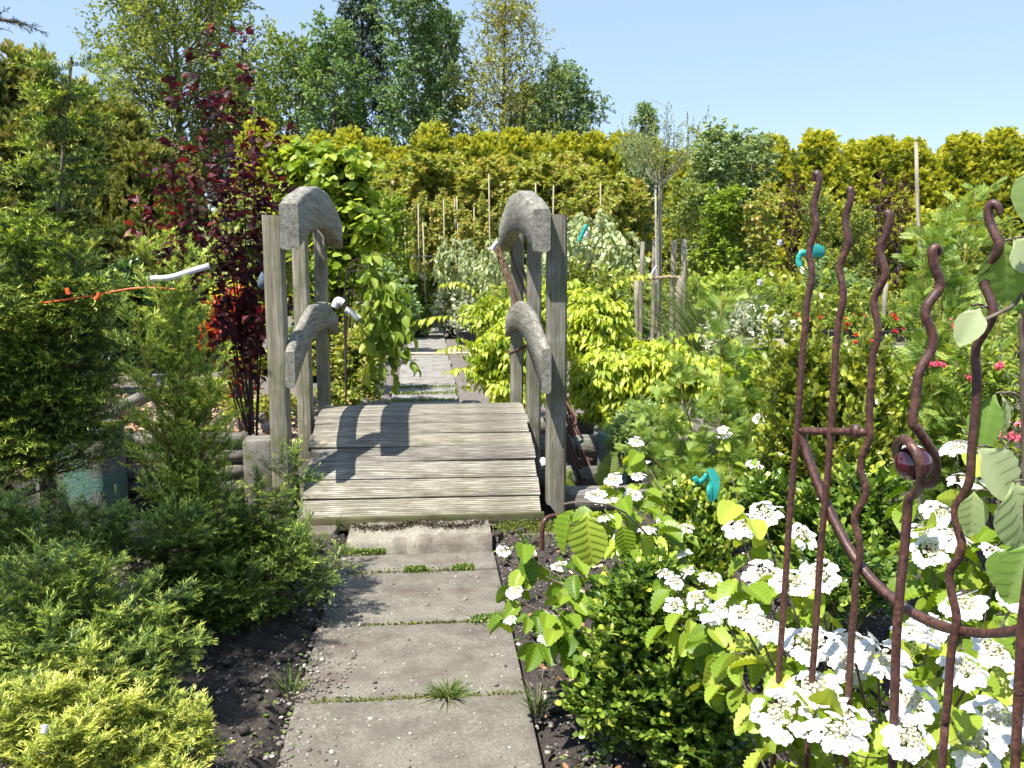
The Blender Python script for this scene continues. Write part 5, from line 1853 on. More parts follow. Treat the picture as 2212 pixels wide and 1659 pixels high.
for k, (yy_, wd_) in enumerate([(7.42, .02), (8.05, .02), (8.65, .03), (9.25, .03), (9.9, .02), (10.5, .02), (11.1, .02)]):
    mosspad('grass in a slab joint beyond the bridge', [yj(-.48, yy_, .02), yj(-.1, yy_ + .02, .02), yj(.3, yy_, .02)], 350, .012, L_GRASS, 'weeds', .018, seed=30 + k, spread=.035)
mosspad('dark moss on the concrete step', [(-.45, 4.72, .085), (-.25, 4.66, .083), (-.1, 4.74, .085), (.1, 4.66, .083), (.28, 4.74, .085)], 1100, .008, leafmat('dark_moss', [(0, (0.02, 0.015, 0.008)), (1, (0.07, 0.05, 0.02))], .9, .1), seed=10, spread=.028, size=.009)
mosspad('moss on the rough kerb right of the step', [gr(1090, 4.72, .058), gr(1170, 4.72, .058), gr(1245, 4.72, .058)], 2500, .012, seed=11, spread=.05, size=.009)


def tuft(label, c, n, h, seed, wd=.004, spread=.03, name='grass_tuft', cat='grass tuft', lean=.5, leaf=L_GRASS):
    rng = np.random.default_rng(seed)
    az, th = rng.random(n) * 6.28, np.abs(rng.normal(0, lean, n))
    L = h * (.5 + .6 * rng.random(n))
    s = np.linspace(0, 1, 5)
    rd = np.stack([np.cos(az), np.sin(az), 0 * az], -1)
    d = rd * np.sin(th)[:, None] + UP * np.cos(th)[:, None]
    P = (np.array(c) + rd * rng.random((n, 1)) * spread)[:, None] + d[:, None] * (s[None] * L[:, None])[..., None] + (rd - UP * .7)[:, None] * (.35 * s[None] ** 2 * L[:, None])[..., None]
    P[..., 2] = np.maximum(P[..., 2], c[2] + .002)
    a = Acc()
    tubes(a, P, np.tile(np.array((.7, 1, .9, .6, .15)) * wd / 2, (n, 1)), 3, rng.random(n))
    return tag(a.build(name, leaf), label, cat)


tuft('bushy grass tuft growing in the slab joint at the front of the path', (.045, 2.865, .01), 150, .075, 41, .0038, .045, lean=.95)
tuft('thin upright grass blades at the path edge left of the box bush', gr(1160, 2.75), 26, .17, 42, .004, .03, lean=.3)
tuft('few grass blades at the left path edge', (PX0 - .03, 2.95, .01), 30, .09, 43, .004, .04)
tuft('small grass blades in the soil at the lower right of the path', gr(1245, 2.35), 30, .08, 44, .004, .03)
tuft('tall weed blades at the left end of the deck fascia', gr(728, 4.82), 14, .16, 45, .006, .02, lean=.4)

# litter and stones on the beds
def litter(label, name, n, reg, Tm, size, leaf, seed, zf=.02, v0=0, v1=1, flat=True):
    rng = np.random.default_rng(seed)
    x = reg[0] + (reg[1] - reg[0]) * rng.random(n)
    y = reg[2] + (reg[3] - reg[2]) * rng.random(n) ** 1.2
    z = np.maximum(0, fbm(x * 11, y * 11, 9, 3) - .46) * .16 + zf + .01 * rng.random(n)
    pos = np.stack([x, y, z], -1)
    a = Acc()
    scatter(a, Tm, pos, nz(rng.normal(0, 1, (n, 3)) * (1, 1, .25)), nz(rng.normal(0, .4, (n, 3)) + UP), size * (.4 + rng.random(n)), size * (.5 + rng.random(n)), v0 + (v1 - v0) * rng.random(n))
    o = a.build(name, leaf)
    o['kind'] = 'stuff'
    o['label'] = label
    return o


def stones(label, n, regs, seed, smin=.004, smax=.012):
    rng = np.random.default_rng(seed)
    ph = (1 + 5 ** .5) / 2
    IV = nz(np.array([(-1, ph, 0), (1, ph, 0), (-1, -ph, 0), (1, -ph, 0), (0, -1, ph), (0, 1, ph), (0, -1, -ph), (0, 1, -ph), (ph, 0, -1), (ph, 0, 1), (-ph, 0, -1), (-ph, 0, 1)]))
    IF = np.array([(0, 11, 5), (0, 5, 1), (0, 1, 7), (0, 7, 10), (0, 10, 11), (1, 5, 9), (5, 11, 4), (11, 10, 2), (10, 7, 6), (7, 1, 8), (3, 9, 4), (3, 4, 2), (3, 2, 6), (3, 6, 8), (3, 8, 9), (4, 9, 5), (2, 4, 11), (6, 2, 10), (8, 6, 7), (9, 8, 1)])
    x, y = [], []
    for r_ in regs:
        m = int(n * r_[4])
        x.append(r_[0] + (r_[1] - r_[0]) * rng.random(m))
        y.append(r_[2] + (r_[3] - r_[2]) * rng.random(m))
    x, y = np.concatenate(x), np.concatenate(y)
    m = len(x)
    X0 = (x > PX0) & (x < PX1)
    z = np.where(X0, .014, np.maximum(0, fbm(x * 11, y * 11, 9, 3) - .46) * .16 + .012)
    s_ = smin + (smax - smin) * rng.random(m) ** 3
    V = IV[None] * (s_[:, None, None] * (.6 + .7 * rng.random((m, 12, 1)))) * (1, 1, .65) + np.stack([x, y, z], -1)[:, None]
    F = (np.arange(m)[:, None, None] * 12 + IF[None]).reshape(-1, 3)
    a = Acc()
    a.add(V.reshape(-1, 3), F, np.repeat(rng.random(m), 12))
    o = a.build('gravel', leafmat('stones', [(0, (0.10, 0.085, 0.075)), (.55, (0.22, 0.19, 0.165)), (.9, (0.30, 0.27, 0.235)), (1, (0.60, 0.56, 0.50))], .8, 0.0), smooth=True)
    o['kind'] = 'stuff'
    o['label'] = label


stones('small stones and crumbs of soil strewn over the beds and path edges', 9000, [(-2.2, -.45, 1.6, 4.8, .4), (.33, 2.2, 1.6, 4.9, .45), (-.5, -.42, 1.9, 4.4, .05), (-.49, -.30, 1.9, 3.9, .05), (-.45, .32, 1.9, 4.4, .02)], 61)

litter('dry leaves and petals fallen right of the path', 'leaf_litter', 420, (.36, 1.3, 1.7, 4.4), OVAL, .022, L_DRY, 63)
litter('bark chips around the left plants', 'bark_mulch', 6000, (-4.5, -1.2, 6.3, 10.5), OVAL, .05, L_DRY, 64, .01, .45, 1)
litter('bark chips around the left plants', 'bark_mulch', 900, (-2.6, -1.2, 3.9, 5.1), OVAL, .03, L_DRY, 65, .01, .5, 1)
litter('tiny green weeds in the bed right of the path', 'weeds', 500, (.33, 1.0, 1.7, 4.6), OVAL, .016, L_GRASS, 66, .01, .2, .8)
litter('tiny green weeds at the left path edge', 'weeds', 130, (-.62, -.44, 1.9, 3.6), OVAL, .014, L_GRASS, 67, .01, .2, .8)
litter('pale debris flecks on the left bed', 'leaf_litter', 120, (-1.6, -.5, 1.9, 4.4), OVAL, .014, L_DRY, 68, .012, .5, 1)

# clods: loose lumps of the dug soil
def clods():
    rng = np.random.default_rng(70)
    import bmesh
    n = 2600
    bm = bmesh.new()
    bmesh.ops.create_icosphere(bm, subdivisions=1, radius=1)
    IV = np.array([v.co[:] for v in bm.verts])
    IF = np.array([[v.index for v in f.verts] for f in bm.faces])
    bm.free()
    x = np.where(rng.random(n) < .6, -.5 - 1.4 * rng.random(n), .35 + 1.2 * rng.random(n))
    y = 1.7 + 3.0 * rng.random(n)
    z = np.maximum(0, fbm(x * 11, y * 11, 9, 3) - .46) * .16 + .012
    s_ = .006 + .024 * rng.random(n) ** 3
    V = IV[None] * (s_[:, None, None] * (.65 + .6 * rng.random((n, len(IV), 1)))) * (1, 1, .7) + np.stack([x, y, z], -1)[:, None]
    a = Acc()
    a.add(V.reshape(-1, 3), (np.arange(n)[:, None, None] * len(IV) + IF[None]).reshape(-1, 3))
    o = a.build('soil_clods', M_SOIL, smooth=True)
    o['kind'] = 'stuff'
    o['label'] = 'loose lumps of dark soil'


clods()

# ------------------------------------------------------------------ lime shrubs behind and right of the bridge
kw = dict(leaf=L_LIME, Tm=LEAF, w_=.034, l_=.078, k=10, tl=.34, v=(.2, .6, .3), droop=.9, mode='flat', ang=1.0, bark=M_GREENSTEM, up=.25, nup=1.2)
shrub('lime_shrub', 'lime-yellow arching shrub behind the right railing, its shoots reaching over the path', gr(1120, 8.2),
      [bb(1110, 730, 8.0, .36, .42), bb(1045, 760, 7.9, .2, .3), bb(1180, 680, 8.2, .4, .45), bb(1060, 660, 8.6, .3, .2), bb(1120, 820, 7.8, .38, .22)], 530, twigs=900, **kw)
shrub('lime_shrub', 'broad lime-yellow shrub with pointed drooping leaves right of the right railing', gr(1360, 6.9),
      [bb(1290, 690, 7.2, .4, .38), bb(1300, 800, 6.8, .38, .38), bb(1420, 780, 6.8, .45, .33), bb(1530, 800, 6.7, .3, .26), bb(1250, 640, 7.6, .32, .26), bb(1380, 880, 6.6, .42, .2)], 531, twigs=1700, **kw)
for i, (x0, y0, x1, y1, x2, y2, d) in enumerate([(1040, 690, 960, 682, 900, 692, 8.0), (1040, 770, 1000, 745, 950, 755, 8.0), (1050, 650, 1000, 610, 955, 612, 9), (1060, 830, 1010, 795, 968, 800, 7.8), (1290, 640, 1350, 600, 1400, 592, 7.2), (1430, 740, 1530, 715, 1600, 740, 6.7)]):
    if i == 0:
        g = Plant('lime_shoots', 'long arching lime shoots with leaves in pairs reaching left over the path', 'shoots', at(1060, 800, 8.0), 532)
        g.base = at(1060, 800, 8)
    P = smoothline([at(x0, y0, d), at(x1, y1, d - .1), at(x2, y2, d - .15)], 8)[None]
    tubes(g.st, P, np.linspace(.004, .0015, 8)[None], 4)
    leaves(g.fo, g.rng, P, LEAF, 22, .034, .085, .0, 1, 1.2, 'flat', (.5, .3, .3), .9, 1.2)
g.done(L_LIME, M_GREENSTEM)
shrub('mint_green_bush', 'soft mid-green bush of small leaves on the greenish stump right of the rods', gr(1385, 5.7), [bb(1390, 925, 5.6, .24, .22), bb(1345, 945, 5.5, .14, .14)], 533, L_BIRCH, LEAF, .018, .034, 420, 11, .14, v=(.45, .5, .25), droop=.1, up=.9)
shrub('background_filler_bush', 'green bush behind the lime shrub, in front of the stakes', gr(1290, 11), [bb(1240, 610, 11, .45, .35), bb(1310, 650, 11, .4, .25)], 534, L_HOLLY, OVAL, .03, .045, 380, 10, .3)


# ------------------------------------------------------------------ cypresses
def cypress(label, base, tips, seed, n1=26, L1=.3, n2=8, L2=.12, sw=.032, sl=.05, r0=.008, a1=.75, up=.2, t0=.1, prof=None, k=5, v=(.2, .6, .2)):
    g = Plant('young_cypress', label, 'conifer', base, seed)
    rng = g.rng
    for q in tips:
        P = stemline(g.base + rng.normal(0, .015, 3) * (1, 1, 0), q, 9, rng, .006, 0, .3)[None]
        RR = np.linspace(r0, r0 * .3, 9)[None]
        tubes(g.st, P, RR, 7)
        B, BR, _ = kids(rng, P, RR, n1, t0, .99, L1, a1, 5, up, .35, prof or (lambda t: 1.15 - .8 * t), wig=.025)
        tubes(g.st, B, BR * .6, 4)
        C, CR, _ = kids(rng, B, BR, n2, .1, 1, L2, .65, 4, .0, .5, lambda t: 1.1 - .5 * t, True)
        vp = rng.normal(0, .1, len(B))
        leaves(g.fo, rng, C, SPRAY, k, sw, sl, .05, 1, .65, 'flat', v, .15, .4, np.repeat(vp, n2))
        leaves(g.fo, rng, B, SPRAY, k + 4, sw, sl, .2, 1, .65, 'flat', v, .15, .4, vp)
        leaves(g.fo, rng, P, SPRAY, 12, sw, sl, .6, 1, .65, 'spiral', v, 0, .4)
    return g.done(L_CYP, M_YEWBARK)


cypress('light green feathery young cypress in front of the lime shrub', gr(1545, 4.4),
        T((1552, 640, 4.5), (1462, 800, 4.4), (1590, 760, 4.6), (1400, 880, 4.3), (1365, 960, 4.2), (1650, 850, 4.5), (1480, 1000, 4.1), (1620, 980, 4.3)), 540, n1=18, L1=.22, n2=5, L2=.09, k=3, sw=.055, sl=.065)
cypress('tall feathery cypress tied to the grey pole at the right', gr(2020, 4.3),
        T((2112, 400, 4.3), (2030, 470, 4.2), (2200, 600, 4.0), (1990, 560, 4.3), (2120, 700, 3.9), (2080, 860, 3.9), (2190, 820, 3.9), (2010, 760, 4.2)), 541, n1=18, L1=.26, n2=5, L2=.11, k=3, sw=.06, sl=.075, r0=.010, t0=.25)
a = Acc()
P = line(gr(2016, 4.25) , at(1979, 308, 4.45), 8, 0, .004, R)
tubes(a, P, np.full(8, .0095), 9, .5, True)
tag(a.build('bamboo_pole', M_STAKE), 'grey weathered pole supporting the tall cypress at the right', 'pole')

# round-leaved evergreen with upright shoots
shrub('round_leaf_bush', 'upright bush with round olive leaves behind the first three wavy rods', gr(1790, 3.45),
      [bb(1730, 820, 3.5, .20, .26), bb(1800, 960, 3.4, .28, .26), bb(1860, 830, 3.5, .20, .20), bb(1700, 960, 3.4, .16, .18), bb(1900, 950, 3.5, .16, .2)], 542, L_HOLLY, OVAL, .022, .030, 640, 14, .17, v=(.15, .55, .3),
      droop=0, up=1.0, ang=1.0, mode='flat', bark=M_GREENSTEM, nst=16, r0=.007, nup=.3)
stemmed('round_leaf_bush', 'slim upright shoots of round leaves rising behind the first two rods', gr(1740, 3.5), T((1692, 598, 3.5), (1770, 640, 3.5), (1860, 690, 3.5), (1655, 700, 3.4), (1730, 620, 3.55), (1640, 780, 3.4), (1820, 700, 3.5), (1900, 760, 3.5)), 543, L_HOLLY, OVAL, .022, .030,
        n1=12, L1=.10, n2=0, k=9, r0=.006, bark=M_GREENSTEM, up0=.4, a1=.7, up=.5, v=(.2, .6, .3), droop=0, t0=.45, own=60, mode='flat', nup=.3)
shrub('round_leaf_bush', 'darker low part of round-leaved bush under the crescent bar', gr(1830, 3.1), [bb(1760, 1130, 3.1, .22, .2), bb(1880, 1100, 3.1, .22, .22), bb(1650, 1080, 3.2, .16, .2), bb(1830, 1220, 2.8, .3, .16)], 544, L_BOX, OVAL, .020, .028, 560, 12, .15,
      v=(.1, .55, .3), droop=0, up=.6, mode='flat', bark=M_GREENSTEM)
shrub('ginkgo_bush', 'low young tree with yellow-green fan leaves behind the cypress', gr(1620, 4.9), [bb(1625, 830, 4.9, .30, .28), bb(1680, 920, 4.8, .25, .2), bb(1980, 820, 4.4, .2, .2)], 545, L_LIME, GINKGO, .05, .05, 150, 8, .2, v=(.2, .4, .3), droop=.6, ang=1.2, bark=M_GREENSTEM)
# box bushes
shrub('box_bush', 'rounded dark box bush with small shiny leaves right of the path', gr(1400, 2.5),
      [bb(1370, 1340, 2.5, .19, .2), bb(1330, 1480, 2.45, .18, .18), bb(1450, 1500, 2.4, .2, .2), bb(1400, 1250, 2.5, .13, .11), bb(1290, 1500, 2.45, .10, .1), bb(1520, 1600, 2.35, .16, .14)], 546, L_BOX, OVAL, .0165, .0205, 1300, 12, .10, v=(.15, .5, .35),
      droop=0, up=.6, ang=1.0, mode='flat', bark=M_GREENSTEM, nst=20, r0=.008, lobes=14, nup=.5)
shrub('box_bush', 'taller narrow box bush with yellowish shoots behind the rounded one', gr(1500, 2.95),
      [bb(1500, 1240, 2.95, .13, .28), bb(1470, 1080, 3.0, .08, .10), bb(1540, 1120, 3.0, .08, .13), bb(1560, 1350, 2.8, .12, .15), bb(1430, 1170, 3.0, .07, .07)], 547, L_BOX, OVAL, .0165, .021, 850, 12, .10, v=(.25, .6, .3),
      droop=0, up=.9, ang=1.0, mode='flat', bark=M_GREENSTEM, nst=14, r0=.006, lobes=14, nup=.5)

# ------------------------------------------------------------------ viburnum with lacecap flowers
def headmesh(seed, r=.042, n=14):
    """one flat flower head: fertile beads in the middle, five-petalled florets round the rim"""
    rng = np.random.default_rng(seed)
    a = Acc()
    m = 60
    rr = r * .52 * np.sqrt(rng.random(m))
    th = rng.random(m) * 6.28
    pos = np.stack([rr * np.cos(th), rr * np.sin(th), .006 + .008 * rng.random(m)], -1)
    for z in range(3):
        scatter(a, OVAL, pos + rng.normal(0, .0012, pos.shape), nz(rng.normal(0, 1, (m, 3))), nz(rng.normal(0, .6, (m, 3)) + UP), .0055, .0055, .18 + .36 * rng.random(m))
    th = np.arange(n) * 2 * PI / n + rng.normal(0, .14, n)
    rr = r * (.62 + .45 * rng.random(n))
    c = np.stack([rr * np.cos(th), rr * np.sin(th), .002 + .007 * rng.random(n)], -1)
    out = nz(c * (1, 1, 0))
    nrm = nz(UP + out * .45 + rng.normal(0, .22, (n, 3)))
    A = nz(np.cross(nrm, out))
    B = np.cross(A, nrm)
    for p in range(5):
        q = p * 2 * PI / 5 + rng.random(n)[:, None] * .3
        ax = nz(np.cos(q) * A + np.sin(q) * B)
        sz = r * .33 * (.75 + .4 * rng.random(n))
        scatter(a, OVAL, c + ax * .001, nz(ax + nrm * .12), nrm, sz * .95, sz, .62 + .38 * rng.random(n))
    s = line((0, 0, .006), (0, 0, -.04), 3)
    tubes(a, s, np.full(3, .0014), 5, .05)
    return a


HEADS = []


def head(parent, p, nrm, sc, rng):
    if len(HEADS) < 6:
        o = headmesh(600 + len(HEADS)).build('flower_head', L_FLOWER)
        HEADS.append(o)
    else:
        o = HEADS[rng.integers(0, 6)].copy()
        COL.objects.link(o)
    o.parent = parent
    o.location = tuple(np.array(p) - np.array(parent['_off']))
    q = Vector(tuple(nrm)).to_track_quat('Z', 'Y')
    o.rotation_euler = (q.to_matrix() @ Matrix.Rotation(rng.random() * 6.28, 3, 'Z')).to_euler()
    o.scale = (sc, sc, sc)


def viburnum(label, base, ends, seed, nl=8, lw=.045, ll=.062, heads=None, hs=1.0, r0=.006, stem=M_BARK, nh=2, start=.35, up0=.25, hup=.028, extra=0, v=(.2, .45, .35)):
    g = Plant('viburnum', label, 'flowering shrub', base, seed)
    rng = g.rng
    for q in ends:
        P = stemline(g.base + rng.normal(0, .03, 3) * (1, 1, 0), q, 10, rng, .008, 0, up0)[None]
        tubes(g.st, P, np.linspace(r0, r0 * .35, 10)[None], 6)
        # short side spurs, a pair of hanging leaves each
        K, KR, _ = kids(rng, P, np.full((1, 10), r0 * .5), nl, start, 1.0, .075, 1.1, 4, .3, .6)
        tubes(g.st, K, KR, 4)
        leaves(g.fo, rng, K, PLEAT, 3, lw, ll, .35, 1, 1.15, 'flat', v, .75, 1.0)
        leaves(g.fo, rng, P, PLEAT, nl // 2, lw, ll, start, 1, 1.0, 'flat', v, .8, 1.0)
        idx = rng.permutation(len(K))[:nh]
        for i in idx:
            head(g.t, K[i, -1] + UP * hup, nz(UP + rng.normal(0, .22, 3) + np.array((-.15, -.35, 0))), hs * (.8 + .4 * rng.random()), rng)
        head(g.t, P[0, -1] + UP * hup, nz(UP + rng.normal(0, .2, 3) + np.array((-.15, -.35, 0))), hs * (.85 + .4 * rng.random()), rng)
    return g.done(L_VIB, stem)


rv = np.random.default_rng(77)
ends = [(1600, 1150, 1.9), (1660, 1160, 1.8), (1740, 1180, 1.75), (1630, 1270, 1.7), (1700, 1300, 1.6), (1780, 1270, 1.7), (1600, 1370, 1.55), (1560, 1340, 1.7), (1680, 1420, 1.45), (1760, 1430, 1.4), (1850, 1400, 1.5),
        (1900, 1460, 1.3), (1800, 1520, 1.3), (1700, 1580, 1.25), (1850, 1600, 1.2), (1960, 1560, 1.2), (2060, 1500, 1.25), (2140, 1430, 1.35), (2000, 1390, 1.5), (2080, 1360, 1.55), (2180, 1330, 1.6), (2120, 1580, 1.15), (2200, 1520, 1.25),
        (1760, 1640, 1.15), (1950, 1650, 1.12), (2080, 1640, 1.12)]
viburnum('viburnum covered in flat white flower heads at the bottom right, behind the iron trellis', gr(1900, 1.62), T(*ends), 550, nl=8, lw=.050, ll=.068, nh=1, hs=.78, v=(.35, .4, .35))
ends = [(2010, 1230, 1.9), (2080, 1180, 2.0), (2150, 1240, 1.8), (2190, 1130, 1.9), (2020, 1130, 2.1), (1960, 1010, 2.2), (2050, 1000, 2.1), (1985, 1170, 2.0), (2090, 1080, 2.0), (2160, 1010, 2.0)]
viburnum('second viburnum of larger ribbed leaves behind the glass ball, with few flowers', gr(2080, 2.1), T(*ends), 551, nl=8, lw=.058, ll=.082, nh=0, hs=.85)
ends = [(1090, 1195, 2.75), (1150, 1210, 2.7), (1200, 1235, 2.7), (1120, 1290, 2.6), (1180, 1330, 2.6), (1110, 1350, 2.5), (1190, 1400, 2.5)]
viburnum('arching viburnum branch with ribbed leaves and small pale flower heads reaching toward the path', gr(1560, 2.5), T(*ends), 552, v=(.0, .45, .3), nl=7, lw=.055, ll=.082, nh=0, hs=.5, start=.55, up0=.35, r0=.005, hup=.02)
ends = [(1270, 1090, 2.7), (1330, 1050, 2.8), (1370, 1080, 2.8), (1300, 1130, 2.6), (1390, 1010, 3.3), (1370, 960, 3.4)]
viburnum('viburnum branch with a very large ribbed leaf in front of the bridge corner', gr(1600, 2.7), T(*ends), 553, nl=6, lw=.058, ll=.085, nh=2, hs=.6, start=.6, up0=.4, r0=.005, hup=.02)
ends = [(1640, 1010, 3.7), (1690, 1040, 3.6), (1650, 950, 3.9), (1700, 980, 3.9), (1570, 950, 4.0)]
viburnum('small white-flowered viburnum behind the round-leaved bush', gr(1660, 3.7), T(*ends), 554, nl=6, lw=.04, ll=.06, nh=2, hs=.7, start=.5, r0=.005)
ends = [(1460, 1260, 2.25), (1500, 1300, 2.2), (1460, 1330, 2.2), (1540, 1350, 2.1)]
viburnum('viburnum spray with yellow-green leaves overlapping the box bushes', gr(1720, 2.0), T(*ends), 555, nl=5, lw=.05, ll=.07, nh=1, hs=.6, start=.7, up0=.4, r0=.004, hup=.02)
# the very large leaf, its neighbours
g = Plant('viburnum_leaf_spray', 'very large bright ribbed leaf hanging at the tip of a branch before the deck corner', 'leaf', at(1240, 1085, 2.2), 556)
P = smoothline([at(1420, 1180, 2.35), at(1340, 1100, 2.25), at(1255, 1085, 2.2), at(1215, 1090, 2.18)], 8)[None]
tubes(g.st, P, np.full((1, 8), .003), 5)
scatter(g.fo, PLEAT, [at(1268, 1105, 2.15), at(1240, 1098, 2.2), at(1345, 1130, 2.25), at(1385, 1150, 2.3)], nz(np.array([(.05, -.15, -1), (-.4, .0, -1), (.15, -.1, -1), (.4, .1, -1)])), nz(np.array([(-.35, -1, .35), (-1, -.4, .3), (-.2, -1, .3), (.5, -1, .2)])),
        np.array((.105, .08, .06, .055)), np.array((.15, .13, .09, .085)), np.array((.75, .35, .45, .6)))
g.done(L_VIB, M_BARK)

# ------------------------------------------------------------------ large grey-green leaves at the right frame edge
BIG = pleated(11, .012)
BIG[0][:, 2] *= .6
BIG = BIG + (np.array([.08 + (.14 if k % 7 == 3 else 0) + (.03 if (k // 7) % 2 else -.02) for k in range(len(BIG[0]))]),)
g = Plant('large_leaf_branch', 'branches with large grey-green leaves at the right frame edge, behind the tallest rod', 'branch', gr(2260, 1.15), 560)
P = stemline(gr(2260, 1.15), at(2204, 700, .98), 8, g.rng, .004)[None]
tubes(g.st, P, np.full((1, 8), .0042), 6)
P = smoothline([at(2230, 760, 1.0), at(2212, 640, 1.0), at(2190, 660, 1.0), at(2130, 690, 1.0)], 8)[None]
tubes(g.st, P, np.full((1, 8), .0025), 5)
LV = [((2168, 520, 1.0), (.25, .1, -1), (-.6, -1, .2), .062, .078, .35), ((2190, 515, .99), (.6, -.2, -.75), (-.4, -1, .5), .05, .05, .95), ((2252, 352, .95), (-.1, -.1, -1), (-.4, -1, .3), .06, .07, .55),
      ((2098, 660, 1.02), (-.1, 0, -1), (.4, -1, .6), .03, .045, .85), ((2118, 665, 1.0), (-.55, 0, -1), (-.5, -1, .6), .035, .05, 1.0), ((2150, 850, 1.02), (-.25, 0, -1), (-1, -.6, .2), .045, .075, .2), ((2165, 850, 1.0), (.2, 0, -1), (.8, -1, 0), .018, .06, .95),
      ((2112, 965, 1.0), (.6, -.1, -.75), (-.2, -1, .7), .06, .085, 1.0), ((2190, 1040, .98), (.3, 0, -1), (-.2, -1, .6), .08, .09, .8), ((2105, 1060, 1.02), (0, 0, -1), (-.6, -1, .1), .035, .06, .7), ((2230, 1170, .95), (-.3, 0, -1), (-.4, -1, .3), .06, .08, .4),
      ((2190, 1180, 1.0), (-.2, 0, -1), (-.8, -1, .3), .05, .06, .3)]
for p, ax, nr, w_, l_, vv in LV:
    scatter(g.fo, BIG, [at(*p)], nz(np.array([ax], float)), nz(np.array([nr], float)), w_, l_, vv)
    q = line(at(*p), at(p[0] + 40, p[1] + 10, p[2] + .02), 4, .004)
    tubes(g.st, q, np.full(4, .0016), 4)
g.done(L_BIGLEAF, M_BARK)

# ------------------------------------------------------------------ flowering things at the right
def bloom(label, base, blobs, seed, leaf, n, size, name='azalea', sub=7, petal=.012, cat='flowering shrub', fol=L_GREEN, tw=160):
    t = shrub(name, label, base, blobs, seed, fol, LEAF, .016, .035, tw, 9, .16, v=(.2, .5, .3), cat=cat)
    rng = np.random.default_rng(seed + 5)
    k = 0
    for _ in range(n):
        c, r = blobs[rng.integers(0, len(blobs))]
        d = nz(rng.normal(0, 1, 3) + np.array((-.2, -.7, .5)))
        p = np.array(c) + d * np.array(r)
        a = Acc()
        m = sub * 5
        pos = p + rng.normal(0, size * .28, (m, 3)) * (1, 1, .7)
        scatter(a, OVAL, pos, nz(rng.normal(0, 1, (m, 3)) + d), nz(rng.normal(0, .5, (m, 3)) + d + UP * .3), petal, petal, rng.random(m) * .6 + .4 * rng.random())
        a.build('flower_cluster', leaf, t)
    return t


bloom('pink-flowered azalea at the right frame edge behind the large leaves', gr(2150, 3.7), [bb(2120, 790, 3.7, .2, .2), bb(2200, 850, 3.6, .2, .25), bb(2140, 930, 3.6, .2, .15), bb(2050, 720, 4.6, .15, .1)], 570, L_PINK, 26, .035)
# slatted display bench with potted flowers
t = thing('display_bench', 'grey wooden display bench carrying potted flowers behind the wavy rods', 'bench', gr(1850, 9.6))
for k, (x0, x1, y, d, h) in enumerate([(1600, 1990, 700, 9.9, .03), (1600, 2010, 706, 9.5, .03), (1610, 2020, 712, 9.1, .03)]):
    a = Acc()
    p, q = at(x0, y, d), at(x1, y, d)
    p[2] = q[2] = .72
    box(a, (p + q) / 2, (np.linalg.norm(q - p), .28, h), Matrix.Rotation(math.atan2((q - p)[1], (q - p)[0]), 3, 'Z'))
    a.build('board', M_STAKE, t)
for x, d in [(1640, 9.9), (1960, 9.9), (1640, 9.15), (1975, 9.15), (1800, 9.15)]:
    a = Acc()
    c = gr(x, d)
    box(a, (c[0], c[1], .33), (.08, .08, .72))
    a.build('leg', M_STAKE, t)
fl = [(1745, 9.5, L_RED, 'potted plant with pinkish red flowers, leftmost on the display bench'), (1800, 9.2, L_RED, 'potted plant with light leaves and crimson flowers on the display bench'), (1850, 9.4, L_RED, 'potted scarlet-flowered plant in the middle of the display bench'),
      (1905, 9.2, L_RED, 'potted red-flowered plant toward the right end of the display bench'), (1955, 9.5, L_PINK, 'potted pink-flowered plant at the right end of the display bench')]
for i, (x, d, lf, lab) in enumerate(fl):
    c = gr(x, d, .735)
    pot(x, d, .12, .16, f'black pot on the display bench, {order[i]} of five from the left', M_BLACKPOT, px=c)
    bloom(lab, c + UP * .15, [(c + UP * .24, (.17, .15, .09))], 575 + i * 7, lf, 4, .035, 'potted_flower', 5, .02, 'potted plant', tw=60)
bloom('orange-red azalea low behind the round-leaved bush', gr(1770, 6.2), [bb(1790, 760, 6.2, .35, .15), bb(1880, 740, 6.3, .3, .15), bb(1930, 850, 5, .2, .2)], 620, L_RED, 9, .024)
shrub('young_green_bush', 'fresh green bush under the display bench', gr(1720, 8.3), [bb(1650, 780, 8.2, .4, .3), bb(1760, 770, 8.4, .4, .25), bb(1900, 790, 8.2, .5, .3), bb(2050, 780, 8.0, .5, .35)], 571, L_GREEN, OVAL, .035, .05, 420, 9, .25)

# ------------------------------------------------------------------ ferns
def fern(label, base, tips, seed):
    g = Plant('fern', label, 'fern', base, seed)
    for q in tips:
        P = stemline(g.base, q, 12, g.rng, .002, .02, .5)[None]
        tubes(g.st, P, np.linspace(.003, .001, 12)[None], 4)
        s = np.linspace(.15, 1, 16)
        pts = np.array([P[0, int(x * 11 - .001)] * (1 - (x * 11 % 1)) + P[0, min(11, int(x * 11 - .001) + 1)] * (x * 11 % 1) for x in s])
        tg = nz(q - g.base)
        side = nz(np.cross(tg, np.array((0, -1, .3))))
        L = .055 * np.sin(np.linspace(.5, 3.0, 16)) + .008
        for sg in (-1, 1):
            ax = nz(side * sg + tg * .35 + np.zeros((16, 3)))
            scatter(g.fo, SPRAY, pts, ax, np.tile(nz(np.array((-.2, -1, .6))), (16, 1)), L * .55, L, .5 + .3 * g.rng.random(16))
    return g.done(L_GREEN, M_GREENSTEM)


fern('small fern growing in the pit behind the right front post', at(1215, 1075, 5.45), T((1205, 1000, 5.45), (1225, 1015, 5.4), (1245, 1050, 5.4), (1190, 1030, 5.5)), 580)
fern('fern with curled fronds at the foot of the rusty rods', at(1310, 1070, 5.4), T((1325, 975, 5.4), (1345, 1010, 5.4), (1285, 1020, 5.4), (1300, 1000, 5.5)), 581)

